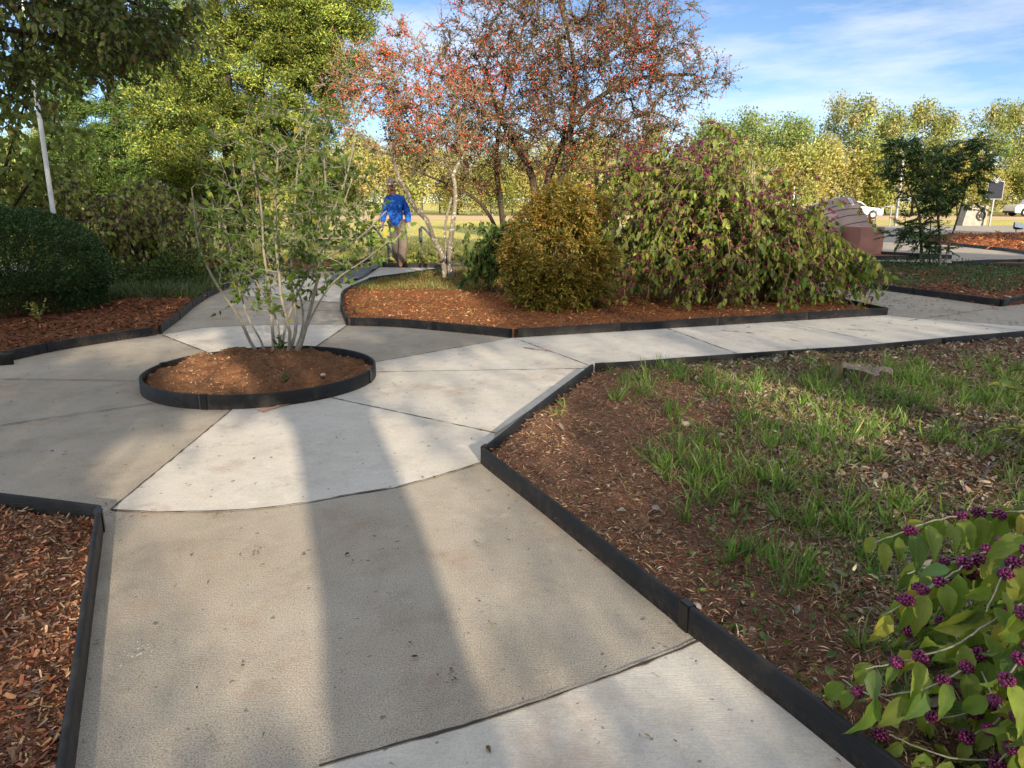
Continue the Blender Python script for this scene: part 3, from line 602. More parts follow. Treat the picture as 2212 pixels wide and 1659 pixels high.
# ---- beautyberries
def canes(base, n, spread, length, az=(0, 2 * np.pi), el=(.7, 1.4), droop=.9, seg=.07, side=3, aim=None):
    out = []; sh = []
    for i in range(n):
        a = rng.uniform(*az); e = rng.uniform(*el); L = length * rng.uniform(.6, 1.1)
        p = np.array([base[0] + rng.normal() * spread, base[1] + rng.normal() * spread, .02]); d = np.array([math.cos(a) * math.cos(e), math.sin(a) * math.cos(e), math.sin(e)]); c = [p]
        m = int(L / seg); wob = rng.normal(size=3) * .05
        for k in range(m):
            f_ = k / m; d = nrm(d + (DOWN * droop * .09 * (f_ * 1.7)**1.5 + np.array([math.cos(a), math.sin(a), 0]) * .03 * f_) + rng.normal(size=3) * .03 + wob * .1); p = p + d * seg
            if p[2] < .12: d[2] = abs(d[2]) * .2; p[2] = .12
            c.append(p)
        c = np.array(c); out.append(c)
        for _ in range(side):
            j = rng.integers(int(m * .3), max(int(m * .3) + 1, m - 3)); dd = nrm(c[min(j + 1, m)] - c[j]); sd = nrm(np.cross(dd, UP)) * rng.choice([-1, 1]); dv = nrm(dd * .6 + sd * .8 + UP * .1 + rdir(1)[0] * .3); q = c[j].copy(); s = [q]
            for k in range(int(rng.uniform(.25, .6) * length * .5 / seg) + 3):
                dv = nrm(dv + DOWN * .09 * droop + rng.normal(size=3) * .04); q = q + dv * seg
                if q[2] < .1: break
                s.append(q)
            if len(s) > 2: sh.append(np.array(s))
    return out, sh
def arch(base, n, spread, R_, hp, he, az, side=5, ss=.6, seg=.07):
    out, sh = [], []
    for _ in range(n):
        a = rng.uniform(*az); r = rng.uniform(*R_); h = rng.uniform(*hp); e = h * rng.uniform(*he); hv = np.array([math.cos(a), math.sin(a) * .75, 0]); b0 = base + [rng.normal() * spread, rng.normal() * spread, .02]
        pts = [b0, b0 + hv * r * .10 + UP * h * .42, b0 + hv * r * .30 + UP * h * .82, b0 + hv * r * .55 + UP * h, b0 + hv * r * .80 + UP * (h * .55 + e * .45), b0 + hv * r + UP * e]
        c = smooth_line([p + rng.normal(size=3) * .05 * (i > 0) for i, p in enumerate(pts)], seg, .004); c[:, 2] = np.maximum(c[:, 2], .08); out.append(c); m = len(c) - 1
        for _ in range(side):
            j = int(rng.uniform(.3, .92) * m); dd = nrm(c[min(j + 1, m)] - c[j]); sd = nrm(np.cross(dd, UP)) * rng.choice([-1, 1]); dv = nrm(dd * .7 + sd * .7 + UP * rng.uniform(-.1, .5) + rdir(1)[0] * .3); q = c[j].copy(); s = [q]
            for k in range(int(rng.uniform(.4, 1.1) * ss / seg) + 2):
                dv = nrm(dv + DOWN * .13 + rng.normal(size=3) * .05); q = q + dv * seg
                if q[2] < .08: break
                s.append(q)
            if len(s) > 2: sh.append(np.array(s))
    return out, sh
def beautyberry(name_loc, label, cs, sh, node, leafL, lp, bp, r, cols, bc, bark='bark_tan', tpl=T_LEAF, hang=.7, bn=9, bt=OCT, fold=.5, cluster=.016):
    root = empty('beautyberry_bush', name_loc, label, 'shrub', 'purple-berried shrubs')
    tubes('stem', [(c, np.linspace(r, r * .3, len(c))) for c in cs] + [(c, np.linspace(r * .45, r * .2, len(c))) for c in sh], M[bark], root, 5)
    p, t = along(cs, node, .72); p2, t2 = along(sh, node, .95); p = np.vstack([p, p2]); t = np.vstack([t, t2])
    s = nrm(np.cross(t, UP)); b_ = np.cross(s, t); al = rng.uniform(0, np.pi, len(p))[:, None]; s1 = s * np.cos(al) + b_ * np.sin(al) * .5
    f_ = lp(p); pos, ax = [], []
    for sg in (1, -1):
        k = rng.random(len(p)) < f_; pos.append(p[k]); ax.append(nrm(s1[k] * sg * .55 + t[k] * .25 + DOWN * hang * rng.uniform(.5, 1.5, (k.sum(), 1)) + rdir(k.sum()) * .25))
    pos = np.vstack(pos); ax = np.vstack(ax); n = len(pos); nm = nrm(np.cross(ax, rdir(n)) + UP * .3 + np.array([0, -.3, 0]))
    L = rng.uniform(*leafL, n); leaves('foliage', tpl, pos, ax, nm, L, L * rng.uniform(.42, .58, n), rcol(n, cols, None, .16), M['leaf'], root, True)
    k = rng.random(len(p)) < bp(p); q = p[k]; m = bn; Q = np.repeat(q, m, 0) + nrm(rng.normal(size=(len(q) * m, 3))) * cluster * np.array([1, 1, .8]); n = len(Q)
    balls('berries', Q, rng.uniform(.38, .52, n) * cluster, rcol(n, bc), M['berry'], root, bt)
    return root
GRN = [(.20, .28, .05), (.14, .22, .045), (.33, .38, .075), (.10, .16, .04), (.26, .28, .07)]; PUR = [(.12, .010, .05), (.07, .010, .035), (.24, .018, .10)]
base = P(1550, 655) + [0, .05, 0]; cs, sh = [], []
for args in ((44, .35, (1.0, 2.1), (.7, 1.35), (.05, .55), (-.7, .4)), (26, .3, (1.0, 2.2), (1.3, 2.15), (.2, .75), (2.7, 3.6)), (60, .5, (.5, 1.35), (.6, 1.5), (.02, .3), (3.5, 6.0)), (22, .4, (.5, 2.0), (1.6, 2.3), (.7, 1.0), (1.8, 4.)), (16, .35, (.3, 1.4), (1.4, 1.95), (.5, .9), (0, 6.28)), (14, .3, (.5, 1.3), (1.1, 1.9), (.3, .7), (.8, 2.4))):
    c_, s_ = arch(base, *args); cs += c_; sh += s_
beautyberry((*base[:2], 0), 'big arching shrub loaded with purple berries, right of the orange bush', cs, sh, .060, (.06, .13), lambda p: np.clip(.88 - .34 * p[:, 2], .24, .72), lambda p: np.clip(.52 - .05 * p[:, 2], 0, .8) * (vnoise(p[:, 0] + p[:, 1], p[:, 2], 4, 5) > .38), .0075, GRN, PUR, cluster=.024, bn=10)
base = P(230, 622) + [0, .5, 0]; cs, sh = [], []
for off_, args in (((0, 0, 0), (36, .4, (.8, 2.2), (.9, 1.8), (.1, .6), (-.7, .7))), ((-1.2, 0, 0), (40, .5, (.6, 2.2), (1.1, 2.15), (.2, .8), (1.5, 5.2))), ((.3, 0, 0), (34, .4, (.6, 1.5), (.9, 1.75), (.1, .5), (3.6, 6.)))):
    c_, s_ = arch(base + np.array(off_), *args, 4); cs += c_; sh += s_
c2 = c3 = s2 = s3 = []
beautyberry((*base[:2], 0), 'loose sprawling shrub with purple berries behind the dark hedge', cs + c2 + c3, sh + s2 + s3, .08, (.08, .14), lambda p: np.clip(.7 - .1 * p[:, 2], .2, .55), lambda p: .5 + 0 * p[:, 0], .007, [(.28, .34, .09), (.36, .40, .12), (.20, .26, .06), (.42, .40, .15)], [(.055, .012, .04), (.08, .012, .045)], cluster=.026, bn=9)
base = P(1080, 650) + [0, .7, 0]
cs, sh = arch(base, 34, .13, (.15, .5), (.6, 1.15), (.1, .6), (1.5, 5.6), 3, .35, .06)
beautyberry((*base[:2], 0), 'low green shrub with few purple berries tucked left of the orange bush', cs, sh, .05, (.07, .12), lambda p: .8 + 0 * p[:, 0], lambda p: .14 + 0 * p[:, 0], .006, [(.07, .14, .035), (.10, .17, .04), (.14, .2, .045)], PUR, cluster=.013, bn=6)
base = P(925, 568)
cs, sh = canes(base, 22, .3, .8, (0, 6.28), (.5, 1.3), 1.1, .06, 3)
beautyberry((*base[:2], 0), 'small leafy plant with purple berries beside the far handrail post', cs, sh, .055, (.07, .12), lambda p: .7 + 0 * p[:, 0], lambda p: .3 + 0 * p[:, 0], .005, GRN, PUR, cluster=.02, bn=5)
# foreground beautyberry, detailed
_s = []; _f = []
NU = 9
for i in range(NU + 1):
    u = i / NU; w = .5 * math.sin(math.pi * u**.66)**1.2 * (1 - .12 * u) if 0 < u < 1 else 0
    for v in (-1, -.5, 0, .5, 1):
        ser = (1 + .10 * (i % 2)) if abs(v) == 1 else 1
        _s.append((u, v * w * ser, .13 * abs(v) * math.sin(math.pi * u) - .30 * u * u + .020 * math.sin(u * 23) * abs(v)))
for i in range(NU):
    for j in range(4): a = i * 5 + j; _f += [(a, a + 1, a + 6), (a, a + 6, a + 5)]
T_BIG = (np.array(_s), np.array(_f))
def bigleafmat():
    m, nt, nd, lk = newmat('veined leaf')
    a = N(nt, 'ShaderNodeAttribute', attribute_name='Col'); uv = N(nt, 'ShaderNodeAttribute', attribute_name='LUV'); sx = nt.nodes.new('ShaderNodeSeparateXYZ'); lk.new(uv.outputs['Vector'], sx.inputs[0])
    def mth(op, x, y=None, z=None):
        q = nt.nodes.new('ShaderNodeMath'); q.operation = op
        for i, v in enumerate((x, y, z)):
            if v is None: continue
            if isinstance(v, (int, float)): q.inputs[i].default_value = v
            else: lk.new(v, q.inputs[i])
        return q.outputs[0]
    av = mth('ABSOLUTE', sx.outputs[1]); rib = mth('LESS_THAN', av, .022)
    ph = mth('FRACT', mth('MULTIPLY', mth('SUBTRACT', sx.outputs[0], mth('MULTIPLY', av, .45)), 7.)); side = mth('LESS_THAN', ph, .10)
    vein = mth('MAXIMUM', rib, mth('MULTIPLY', side, .55))
    n = noise(nt, 14, 5, .65, geo(nt)); c = mixc(nt, ramp(nt, n, [(.35, 0.), (.75, .8)]), a.outputs['Color'], (.17, .24, .05)); c = mixc(nt, ramp(nt, noise(nt, 45, 4, .7, geo(nt)), [(.66, 0.), (.72, .8)]), c, (.16, .09, .03))
    c = mixc(nt, mth('MULTIPLY', vein, .7), c, (.46, .50, .22))
    b = nt.nodes.new('ShaderNodeBsdfPrincipled'); lk.new(c, b.inputs['Base Color']); b.inputs['Roughness'].default_value = .5; b.inputs['Specular IOR Level'].default_value = .3
    bn = N(nt, 'ShaderNodeBump', Strength=.6, Distance=.004); bn.invert = True; h = mth('ADD', vein, mth('MULTIPLY', noise(nt, 90, 3, .5, geo(nt)), .5)); lk.new(h, bn.inputs['Height']); lk.new(bn.outputs[0], b.inputs['Normal'])
    t = nt.nodes.new('ShaderNodeBsdfTranslucent'); lk.new(mixc(nt, 1., c, (1.15, 1.2, .5), 'MULTIPLY'), t.inputs[0]); x = nt.nodes.new('ShaderNodeMixShader'); x.inputs[0].default_value = .4
    lk.new(b.outputs[0], x.inputs[1]); lk.new(t.outputs[0], x.inputs[2]); o = nt.nodes.new('ShaderNodeOutputMaterial'); lk.new(x.outputs[0], o.inputs[0]); return m
M['bigleaf'] = bigleafmat()
def bigleaves(parent, pos, ax, nm, L, W, col):
    o = leaves('foliage', T_BIG, pos, ax, nm, L, W, col, M['bigleaf'], parent, True); me = o.data; at = me.attributes.new('LUV', 'FLOAT_VECTOR', 'POINT')
    uv = np.zeros((len(T_BIG[0]), 3), np.float32); uv[:, 0] = T_BIG[0][:, 0]; uv[:, 1] = np.tile([-1, -.5, 0, .5, 1], NU + 1); at.data.foreach_set('vector', np.tile(uv, (len(pos), 1)).ravel()); return o
def foreground():
    b0 = np.array([2.35, 1.55, .0]); root = empty('beautyberry_bush', b0, 'close-up shrub at the bottom right corner with big leaves and purple berry clusters', 'shrub', 'purple-berried shrubs')
    Cn = []
    def c_(*w): Cn.append(smooth_line([b0 + rng.normal(size=3) * [.03, .03, 0]] + [P(a, b_, z) for a, b_, z in w], .02, .0015))
    c_((2420, 1130, .50), (2300, 1105, .52), (2150, 1108, .50), (2020, 1125, .47), (1890, 1172, .42))
    c_((2400, 1200, .46), (2230, 1160, .48), (2130, 1190, .47), (2050, 1245, .44), (1960, 1300, .38), (1905, 1332, .33))
    c_((2400, 1390, .42), (2260, 1300, .44), (2160, 1330, .42), (2060, 1395, .36), (1960, 1425, .30), (1870, 1445, .26))
    c_((2400, 1560, .30), (2212, 1560, .28), (2150, 1510, .30), (2110, 1430, .31), (2060, 1370, .32))
    c_((2350, 1640, .16), (2212, 1645, .13), (2050, 1635, .10), (1950, 1600, .09), (1880, 1572, .10))
    c_((2420, 1260, .40), (2260, 1210, .42), (2130, 1230, .40), (2010, 1265, .35), (1930, 1300, .30))
    c_((2400, 1430, .34), (2212, 1370, .36), (2090, 1440, .32), (1990, 1490, .25), (1880, 1500, .20), (1820, 1470, .17))
    c_((2400, 1180, .55), (2320, 1120, .56), (2240, 1170, .55), (2170, 1240, .50), (2130, 1320, .44))
    c_((2420, 1400, .48), (2300, 1330, .50), (2222, 1400, .46), (2160, 1480, .40)); c_((2420, 1300, .30), (2300, 1250, .30), (2180, 1240, .28), (2050, 1215, .24), (1960, 1240, .2))
    c_((2420, 1520, .25), (2300, 1500, .28), (2220, 1520, .25), (2130, 1570, .18), (2080, 1600, .12))
    c_((2420, 1480, .40), (2320, 1440, .42), (2240, 1460, .40), (2190, 1530, .33)); c_((2420, 1350, .58), (2330, 1240, .6), (2260, 1270, .58), (2210, 1340, .52)); c_((2400, 1600, .22), (2280, 1580, .24), (2200, 1610, .2), (2140, 1660, .12))
    c_((2420, 1500, .2), (2300, 1460, .2), (2120, 1530, .16), (2000, 1560, .12)); c_((2420, 1350, .25), (2260, 1380, .26), (2120, 1400, .22), (2020, 1340, .2), (1950, 1370, .16))
    tubes('stem', [(c, np.linspace(.006, .0018, len(c))) for c in Cn], M['bark_pale'], root, 7)
    nod = []; rows = []
    for ci, c in enumerate(Cn):
        d = np.r_[0, np.cumsum(np.linalg.norm(np.diff(c, axis=0), axis=1))]; s = np.arange(d[-1] - .02, d[-1] * .35, -.055)
        for k, u in enumerate(s):
            p = np.array([np.interp(u, d, c[:, i]) for i in range(3)]); i = min(np.searchsorted(d, u), len(c) - 2); t = nrm(c[i + 1] - c[i - 1]); nod.append((p, t, k, ci))
    pos, ax, nm, LL, cc = [], [], [], [], []
    bq = []
    for p, t, k, ci in nod:
        s = nrm(np.cross(t, UP))
        for sg in (1, -1):
            if rng.random() < (.5 if ci == 4 else .92):
                a = nrm(s * sg * .45 + t * rng.uniform(.0, .5) + DOWN * rng.uniform(.4, 1.7) + rdir(1)[0] * .3); st = p + s * sg * .012
                pos.append(st); ax.append(a); nm.append(nrm(UP * .5 + np.array([-.1, -.7, .0]) + rdir(1)[0] * .5)); LL.append(rng.uniform(.085, .15) * (1 if k > 1 else .75)); cc.append(rcol(1, [(.20, .32, .055), (.30, .40, .08), (.42, .47, .09), (.60, .50, .11), (.12, .22, .07)], [.3, .3, .2, .06, .14])[0])
        if rng.random() < .70: bq.append(p + rdir(1)[0] * .006)
    LL = np.array(LL); bigleaves(root, np.array(pos), np.array(ax), np.array(nm), LL, LL * rng.uniform(.38, .54, len(LL)), np.array(cc))
    Q = []
    for p in bq:
        m = rng.integers(34, 52); ph = np.arange(m) * 2.39996; z = 1 - 2 * (np.arange(m) + .5) / m; r_ = np.sqrt(1 - z * z); R_ = rng.uniform(.012, .018); Q.append(p + np.stack([r_ * np.cos(ph), r_ * np.sin(ph), z * .85], 1) * R_ + rng.normal(size=(m, 3)) * .0006)
        R2 = R_ * .55; Q.append(p + np.stack([r_ * np.cos(ph), r_ * np.sin(ph), z], 1)[::3] * R2)
    Q = np.vstack(Q); bm = bmesh.new(); bmesh.ops.create_icosphere(bm, subdivisions=2, radius=1); bm.verts.ensure_lookup_table(); tv = np.array([v.co[:] for v in bm.verts]); tf_ = np.array([[v.index for v in f_.verts] for f_ in bm.faces]); bm.free()
    balls('berries', Q, rng.uniform(.0040, .0052, len(Q)), rcol(len(Q), [(.11, .008, .065), (.16, .012, .095), (.07, .006, .04), (.24, .02, .12)]), M['berry'], root, (tv, tf_))
foreground()
def edge_sprig():
    b0 = np.array([3.35, 3.6, 0]); root = empty('leafy_shrub', b0, 'plain green leafy sprigs reaching in at the right edge above the berry shrub', 'shrub')
    Cn = [smooth_line([b0] + [D(a, b_, y) for a, b_, y in w], .03, .002) for w in (((2300, 900, 3.7), (2230, 860, 3.8), (2185, 840, 3.85), (2150, 832, 3.9)), ((2320, 960, 3.6), (2230, 935, 3.7), (2180, 925, 3.7), (2140, 940, 3.75)), ((2300, 1080, 3.6), (2240, 1010, 3.6), (2200, 1050, 3.6), (2170, 1080, 3.65)), ((2330, 850, 3.9), (2250, 805, 3.9), (2200, 800, 4.0)))]
    tubes('stem', [(c, np.linspace(.006, .002, len(c))) for c in Cn], M['bark_tan'], root, 6)
    p, t = along(Cn, .045, .4); n = len(p) * 2; p = np.repeat(p, 2, 0); t = np.repeat(t, 2, 0); s = nrm(np.cross(t, UP)) * np.tile([1, -1], n // 2)[:, None]
    L = rng.uniform(.08, .13, n); bigleaves(root, p, nrm(s * .7 + t * .5 + UP * .2 + rdir(n) * .35), nrm(UP + rdir(n) * .5), L, L * .42, rcol(n, [(.10, .17, .05), (.14, .21, .06), (.18, .25, .07)]))
edge_sprig()

# ---- clipped hedge
def hedge():
    Y0 = 9.6; c = P(60, 690) + [0, .9, 0]; root = empty('clipped_hedge', (-6.4, Y0, 0), 'dark green clipped rounded hedge at the left edge', 'hedge')
    cen = np.array([-7.1, Y0, .36]); R = np.array([1.78, 1.1, 1.02])
    n = 150000; v = rdir(n); v[:, 2] = np.abs(v[:, 2]) * 1.; q = 2.6; sc = (np.abs(v)**q).sum(1)**(-1 / q)
    lump = 1 + .05 * (vnoise(v[:, 0] * 3 + 9, v[:, 1] * 3 + v[:, 2] * 2, 1.5, 3) - .5) + .04 * (vnoise(v[:, 0] * 3, v[:, 2] * 3, 5, 6) - .5)
    p = cen + v * (sc * lump * (1 - rng.exponential(.035, n)))[:, None] * R; low = rng.random(n) < .35; p[low, 2] = rng.uniform(.1, .45, low.sum()) ; hv = nrm(v * [1, 1, 0]); p[low, :2] = (cen + hv * (lump * (1 - rng.exponential(.05, n)) * .97)[:, None] * R)[low, :2]
    leaves('foliage', T_DIA, p, nrm(v + rdir(n) * .9 + UP * .3), rdir(n), rng.uniform(.02, .04, n), rng.uniform(.011, .019, n), rcol(n, [(.036, .075, .025), (.05, .105, .032), (.08, .14, .04)], [.45, .4, .15]), M['leaf_dark'], root)
    m = 900; v2 = rdir(m); v2[:, 2] = np.abs(v2[:, 2]); sc2 = (np.abs(v2)**q).sum(1)**(-1 / q); tp = cen + v2 * (sc2 * .97)[:, None] * R; sx = [np.array([t_, t_ + nrm(d_ + rdir(1)[0] * .5 + UP * .4) * rng.uniform(.04, .13)]) for t_, d_ in zip(tp, v2)]
    sp_, st_ = along(sx, .016); k_ = len(sp_); leaves('stray_shoots', T_DIA, sp_, nrm(st_ + rdir(k_) * .8), rdir(k_), rng.uniform(.02, .04, k_), rng.uniform(.011, .018, k_), rcol(k_, [(.07, .14, .04), (.10, .18, .05)]), M['leaf_dark'], root)
    st = [([(cen[0] + a, cen[1] + b_, 0), (cen[0] + a * 2.2, cen[1] + b_ * 2, .5), (cen[0] + a * 4, cen[1] + b_ * 3, 1.0)], .02, .008) for a, b_ in rng.normal(size=(14, 2)) * .25]
    po, ch, ld = skeleton(st, ell(220, cen, R * .9, .6), .15); branches('stem', po, ch, ld, .003, M['bark_dark'], root, 4)
hedge()

# ---- dark small tree on the right
def right_tree():
    b0 = P(2030, 582); Y0 = b0[1]; root = empty('small_tree', (*b0[:2], 0), 'dark small multi-trunk tree with drooping leaflets in the right bed', 'tree')
    g_ = lambda a, b_, dy=0: D(a, b_, Y0 + dy)
    st = [([(*P(1998, 582)[:2], 0), g_(1990, 540), g_(1985, 460), g_(1960, 400), g_(1945, 350)], .035, .012), ([(*P(2008, 580)[:2], 0), g_(2008, 520), g_(2012, 440), g_(2000, 330)], .016, .006),
          ([(*P(2030, 585)[:2], 0), g_(2030, 520), g_(2026, 440), g_(2040, 360), g_(2050, 310)], .036, .012), ([(*P(2038, 584)[:2], 0), g_(2050, 530), g_(2072, 460), g_(2088, 400), g_(2110, 350)], .028, .01), ([g_(2068, 470), g_(2066, 420), g_(2070, 340)], .015, .008)]
    T = np.vstack([epx(50, 1970, 345, 60, 48, Y0, .6, .3), epx(50, 2085, 340, 58, 46, Y0, .6, .3), epx(34, 2020, 420, 70, 45, Y0, .5), epx(26, 1970, 495, 45, 30, Y0, .5), epx(26, 2060, 430, 60, 40, Y0, .6), epx(12, 2010, 530, 30, 30, Y0, .3)])
    po, ch, ld = skeleton(st, T, .2, .5, .02); tips = np.array([q[-1] for q in ch]); td = nrm(np.array([q[-1] - q[-2] for q in ch])); tw = twigs(tips, nrm(td * [1, 1, .3]), 4, .34, .6, .1, 6)
    branches('trunk', po, ch, ld, .0045, M['bark_grey'], root, 6); p, t = along(tw, .034); n = len(p) * 2; p = np.repeat(p, 2, 0); t = np.repeat(t, 2, 0); s = nrm(np.cross(t, UP)) * np.tile([1, -1], n // 2)[:, None]
    leaves('crown', T_DIA, p, nrm(s * .7 + t * .5 + DOWN * .35 + rdir(n) * .2), nrm(UP + rdir(n) * .4), rng.uniform(.07, .12, n), rng.uniform(.022, .034, n), rcol(n, [(.05, .11, .035), (.07, .15, .04), (.10, .18, .045), (.14, .09, .04)], [.4, .35, .2, .05]), M['leaf_dark'], root)
right_tree()

# ---- overhanging branches, upper left
def overhang():
    b0 = np.array([-5.6, 3.4, 0]); root = empty('overhanging_tree', b0, 'dark overhanging tree branches in the upper left corner', 'tree')
    st = [([b0, b0 + [.1, .1, 1.5], b0 + [.3, .4, 2.9], b0 + [.9, 1.2, 3.6]], .14, .06), ([b0 + [.15, .2, 2.2], D(-120, 60, 5.0), D(60, 70, 5.2), D(210, 95, 5.4), D(330, 120, 5.6)], .05, .008), ([b0 + [.3, .4, 2.9], D(-60, -60, 5.4), D(140, -40, 5.6), D(300, 10, 5.8), D(420, 60, 6)], .05, .008), ([b0 + [.15, .2, 2.0], D(-150, 180, 4.8), D(-20, 190, 5.0), D(60, 230, 5.1)], .03, .006)]
    T = np.vstack([epx(120, 110, 50, 190, 90, 5.4, .8, .1), epx(60, 280, 60, 150, 70, 5.7, .6), epx(60, 60, -90, 300, 90, 5.2, 1.), epx(26, 30, 150, 120, 45, 5.2, .5), epx(60, -250, 50, 200, 180, 4.6, 1.)])
    po, ch, ld = skeleton(st, T, .12, .0, .012, .3); tips = np.array([q[-1] for q in ch]); td = nrm(np.array([q[-1] - q[-2] for q in ch])); tw = twigs(tips, td, 4, .26, .7, -.1, 5); m_, mt = along(ch, .2, .8); tw += twigs(m_, mt, 1, .2, .8, -.1, 4)
    branches('trunk', po, ch, ld, .0026, M['bark_dark'], root, 5, extra=[(t, np.linspace(.002, .0009, len(t))) for t in tw])
    p, t = along(tw, .040); n = len(p); L = rng.uniform(.035, .065, n)
    leaves('crown', T_LEAF, p, nrm(t * .5 + rdir(n) * .7 + DOWN * .5), nrm(UP * .5 + rdir(n)), L, L * rng.uniform(.45, .6, n), rcol(n, [(.08, .12, .03), (.12, .17, .04), (.18, .21, .06), (.2, .13, .05)], [.4, .35, .2, .05]), M['leaf_dark'], root)
overhang()
def redbud():
    b0 = np.array([-9.3, 12.4, 0]); root = empty('round_leaf_tree', b0, 'light green round-leaved tree by the white pole at the left edge', 'tree')
    st = [([b0, D(-10, 420, 12.2), D(30, 300, 12.), D(60, 200, 12)], .05, .015), ([b0, D(60, 400, 12), D(110, 300, 11.8), D(120, 220, 11.8)], .035, .01)]
    T = np.vstack([epx(90, 60, 290, 100, 100, 12, .8, .1), epx(30, 30, 400, 90, 50, 12, .6)])
    po, ch, ld = skeleton(st, T, .2, .4, .02); tips = np.array([q[-1] for q in ch]); td = nrm(np.array([q[-1] - q[-2] for q in ch])); tw = twigs(tips, td, 4, .3, .7, 0, 5)
    branches('trunk', po, ch, ld, .004, M['bark_dark'], root, 5); p, t = along(tw, .07); n = len(p); L = rng.uniform(.06, .10, n)
    leaves('crown', T_LEAF, p, nrm(t * .3 + rdir(n) * .5 + DOWN * .9), nrm(rdir(n) + [0, -.6, .2]), L, L * .95, rcol(n, [(.16, .22, .06), (.22, .28, .08), (.30, .32, .10)]), M['leaf'], root)
redbud()

# ---- small plants
def sprout(loc, label, h, nst, L, cols, name='sprout'):
    root = empty(name, loc, label, 'plant'); cs = []
    for _ in range(nst):
        d = nrm(np.array([*rng.normal(size=2) * .35, 1])); l = h * rng.uniform(.6, 1); s = np.linspace(0, l, 6)[:, None]; cs.append(np.array(loc) + d * s + [0, 0, -.0] + rng.normal(size=3) * .15 * s**2)
    tubes('stem', [(c, np.linspace(.003, .001, len(c))) for c in cs], M['bark_tan'], root, 4); p, t = along(cs, L * .45, .85); n = len(p)
    leaves('foliage', T_LEAF, p, nrm(t * .5 + rdir(n) * .8 + UP * .2), nrm(UP + rdir(n) * .5), rng.uniform(L * .7, L * 1.2, n), L * .45, rcol(n, cols), M['leaf'], root)
sprout((*P(88, 704)[:2], .05), 'small pale yellow-leaved sprout in front of the dark hedge', .30, 6, .06, [(.45, .42, .16), (.33, .34, .10), (.2, .25, .06)], 'pale_sprout')
sprout((*P(222, 612)[:2], .05), 'reddish leafy sprig behind the pale-stemmed shrub', .01, 1, .05, [(.3, .14, .05)]) if False else None
sprout((*P(470, 588)[:2], .04), 'rusty leaved low plant at the foot of the cedar trunk', .75, 14, .07, [(.25, .11, .04), (.30, .16, .05), (.15, .15, .04)], 'rusty_plant')
sprout((*P(610, 792)[:2], .14), 'broad green leaf cluster at the base of the pale stems', .14, 5, .07, [(.08, .17, .03), (.11, .2, .04)], 'low_weed')
sprout((*P(622, 850)[:2], .06), 'feathery weed at the near edge of the round soil mound', .12, 7, .03, [(.09, .15, .04)], 'feathery_weed')
sprout((*P(768, 580)[:2], .03), 'narrow weed by the far handrail', .45, 10, .09, [(.12, .17, .05), (.2, .24, .06)], 'tall_weed')
def weeds(name, label, pts, n_, h, cols, W_=.006, col_kind='stuff', lean=.5):
    p = np.asarray(pts); n = len(p); hh = h * rng.uniform(.5, 1.3, n)
    o = leaves(name, T_BLADE, p, nrm(UP + rng.normal(size=(n, 3)) * [lean, lean, .1]), rdir(n), hh, W_ * rng.uniform(.6, 1.4, n), rcol(n, cols, None, .2), M['leaf'])
    tag(o, label, None, None, 'stuff'); return o
def scatter(key, n, hf, inset=.02, wt=None, box_=None):
    poly = BED[key]; x0, y0 = poly.min(0); x1, y1 = poly.max(0)
    if box_: x0, y0, x1, y1 = max(x0, box_[0]), max(y0, box_[1]), min(x1, box_[2]), min(y1, box_[3])
    out = np.zeros((0, 3))
    while len(out) < n:
        X = rng.uniform(x0, x1, n * 2); Y = rng.uniform(y0, y1, n * 2); ok = inside(poly, X, Y); ok &= dist_edge(poly, X, Y) > inset
        qx, qy = proj(np.stack([X, Y, X * 0 + .05], 1)); ok &= (qx > -60) & (qx < 2290) & (qy < 1720)
        if wt is not None: ok &= rng.random(n * 2) < wt(X, Y, qx, qy)
        X, Y = X[ok], Y[ok]; out = np.vstack([out, np.stack([X, Y, hf(X, Y, .1)], 1)])
    return out[:n]
def chips(name, key, n, cols, L, Wf, tilt=.35, wt=None, hf=None, tpl=T_DIA, mat='litter', lift=.004, box_=None):
    p = scatter(key, n, hf or HF[key], .02, wt, box_); p[:, 2] += rng.uniform(0, lift, n); a = rng.uniform(0, 2 * np.pi, n); ax = np.stack([np.cos(a), np.sin(a), rng.normal(size=n) * tilt], 1)
    l = L[0] * .6 + (L[1] * 1.15 - L[0] * .6) * rng.random(n)**2; o = leaves(name, tpl, p, ax, nrm(UP + rng.normal(size=(n, 3)) * tilt), l, l * rng.uniform(*Wf, n), rcol(n, cols, None, .3), M[mat]); o['kind'] = 'stuff'; return o
near = lambda X, Y, x, y: np.clip(2.5 / np.maximum(Y, 1)**1.0, .1, 1)
RED = [(.30, .12, .06), (.22, .09, .05), (.38, .19, .10), (.13, .06, .04), (.46, .31, .20), (.17, .12, .09)]
chips('wood_chips', 'E', 10500, [(.26, .10, .05), (.19, .075, .04), (.34, .17, .09), (.11, .05, .035), (.40, .27, .17), (.13, .09, .07)], (.004, .034), (.15, .40), .35, near, tpl=T_CHIP); chips('wood_chips', 'A', 36000, [(.24, .085, .04), (.17, .06, .03), (.33, .15, .07), (.09, .05, .035)], (.03, .08), (.15, .3), .4)
chips('wood_chips', 'B', 48000, [(.34, .15, .07), (.28, .11, .05), (.42, .22, .10), (.15, .07, .04), (.48, .30, .16)], (.02, .06), (.12, .3), .4)
chips('wood_chips', 'F', 9000, RED, (.04, .11), (.15, .35), .4); chips('wood_chips', 'H', 5000, [(.48, .20, .08), (.40, .15, .06), (.3, .1, .05)], (.08, .18), (.2, .4), .5)
BRN = [(.32, .17, .11), (.42, .27, .17), (.18, .10, .065), (.50, .35, .24), (.36, .15, .10), (.58, .46, .34)]
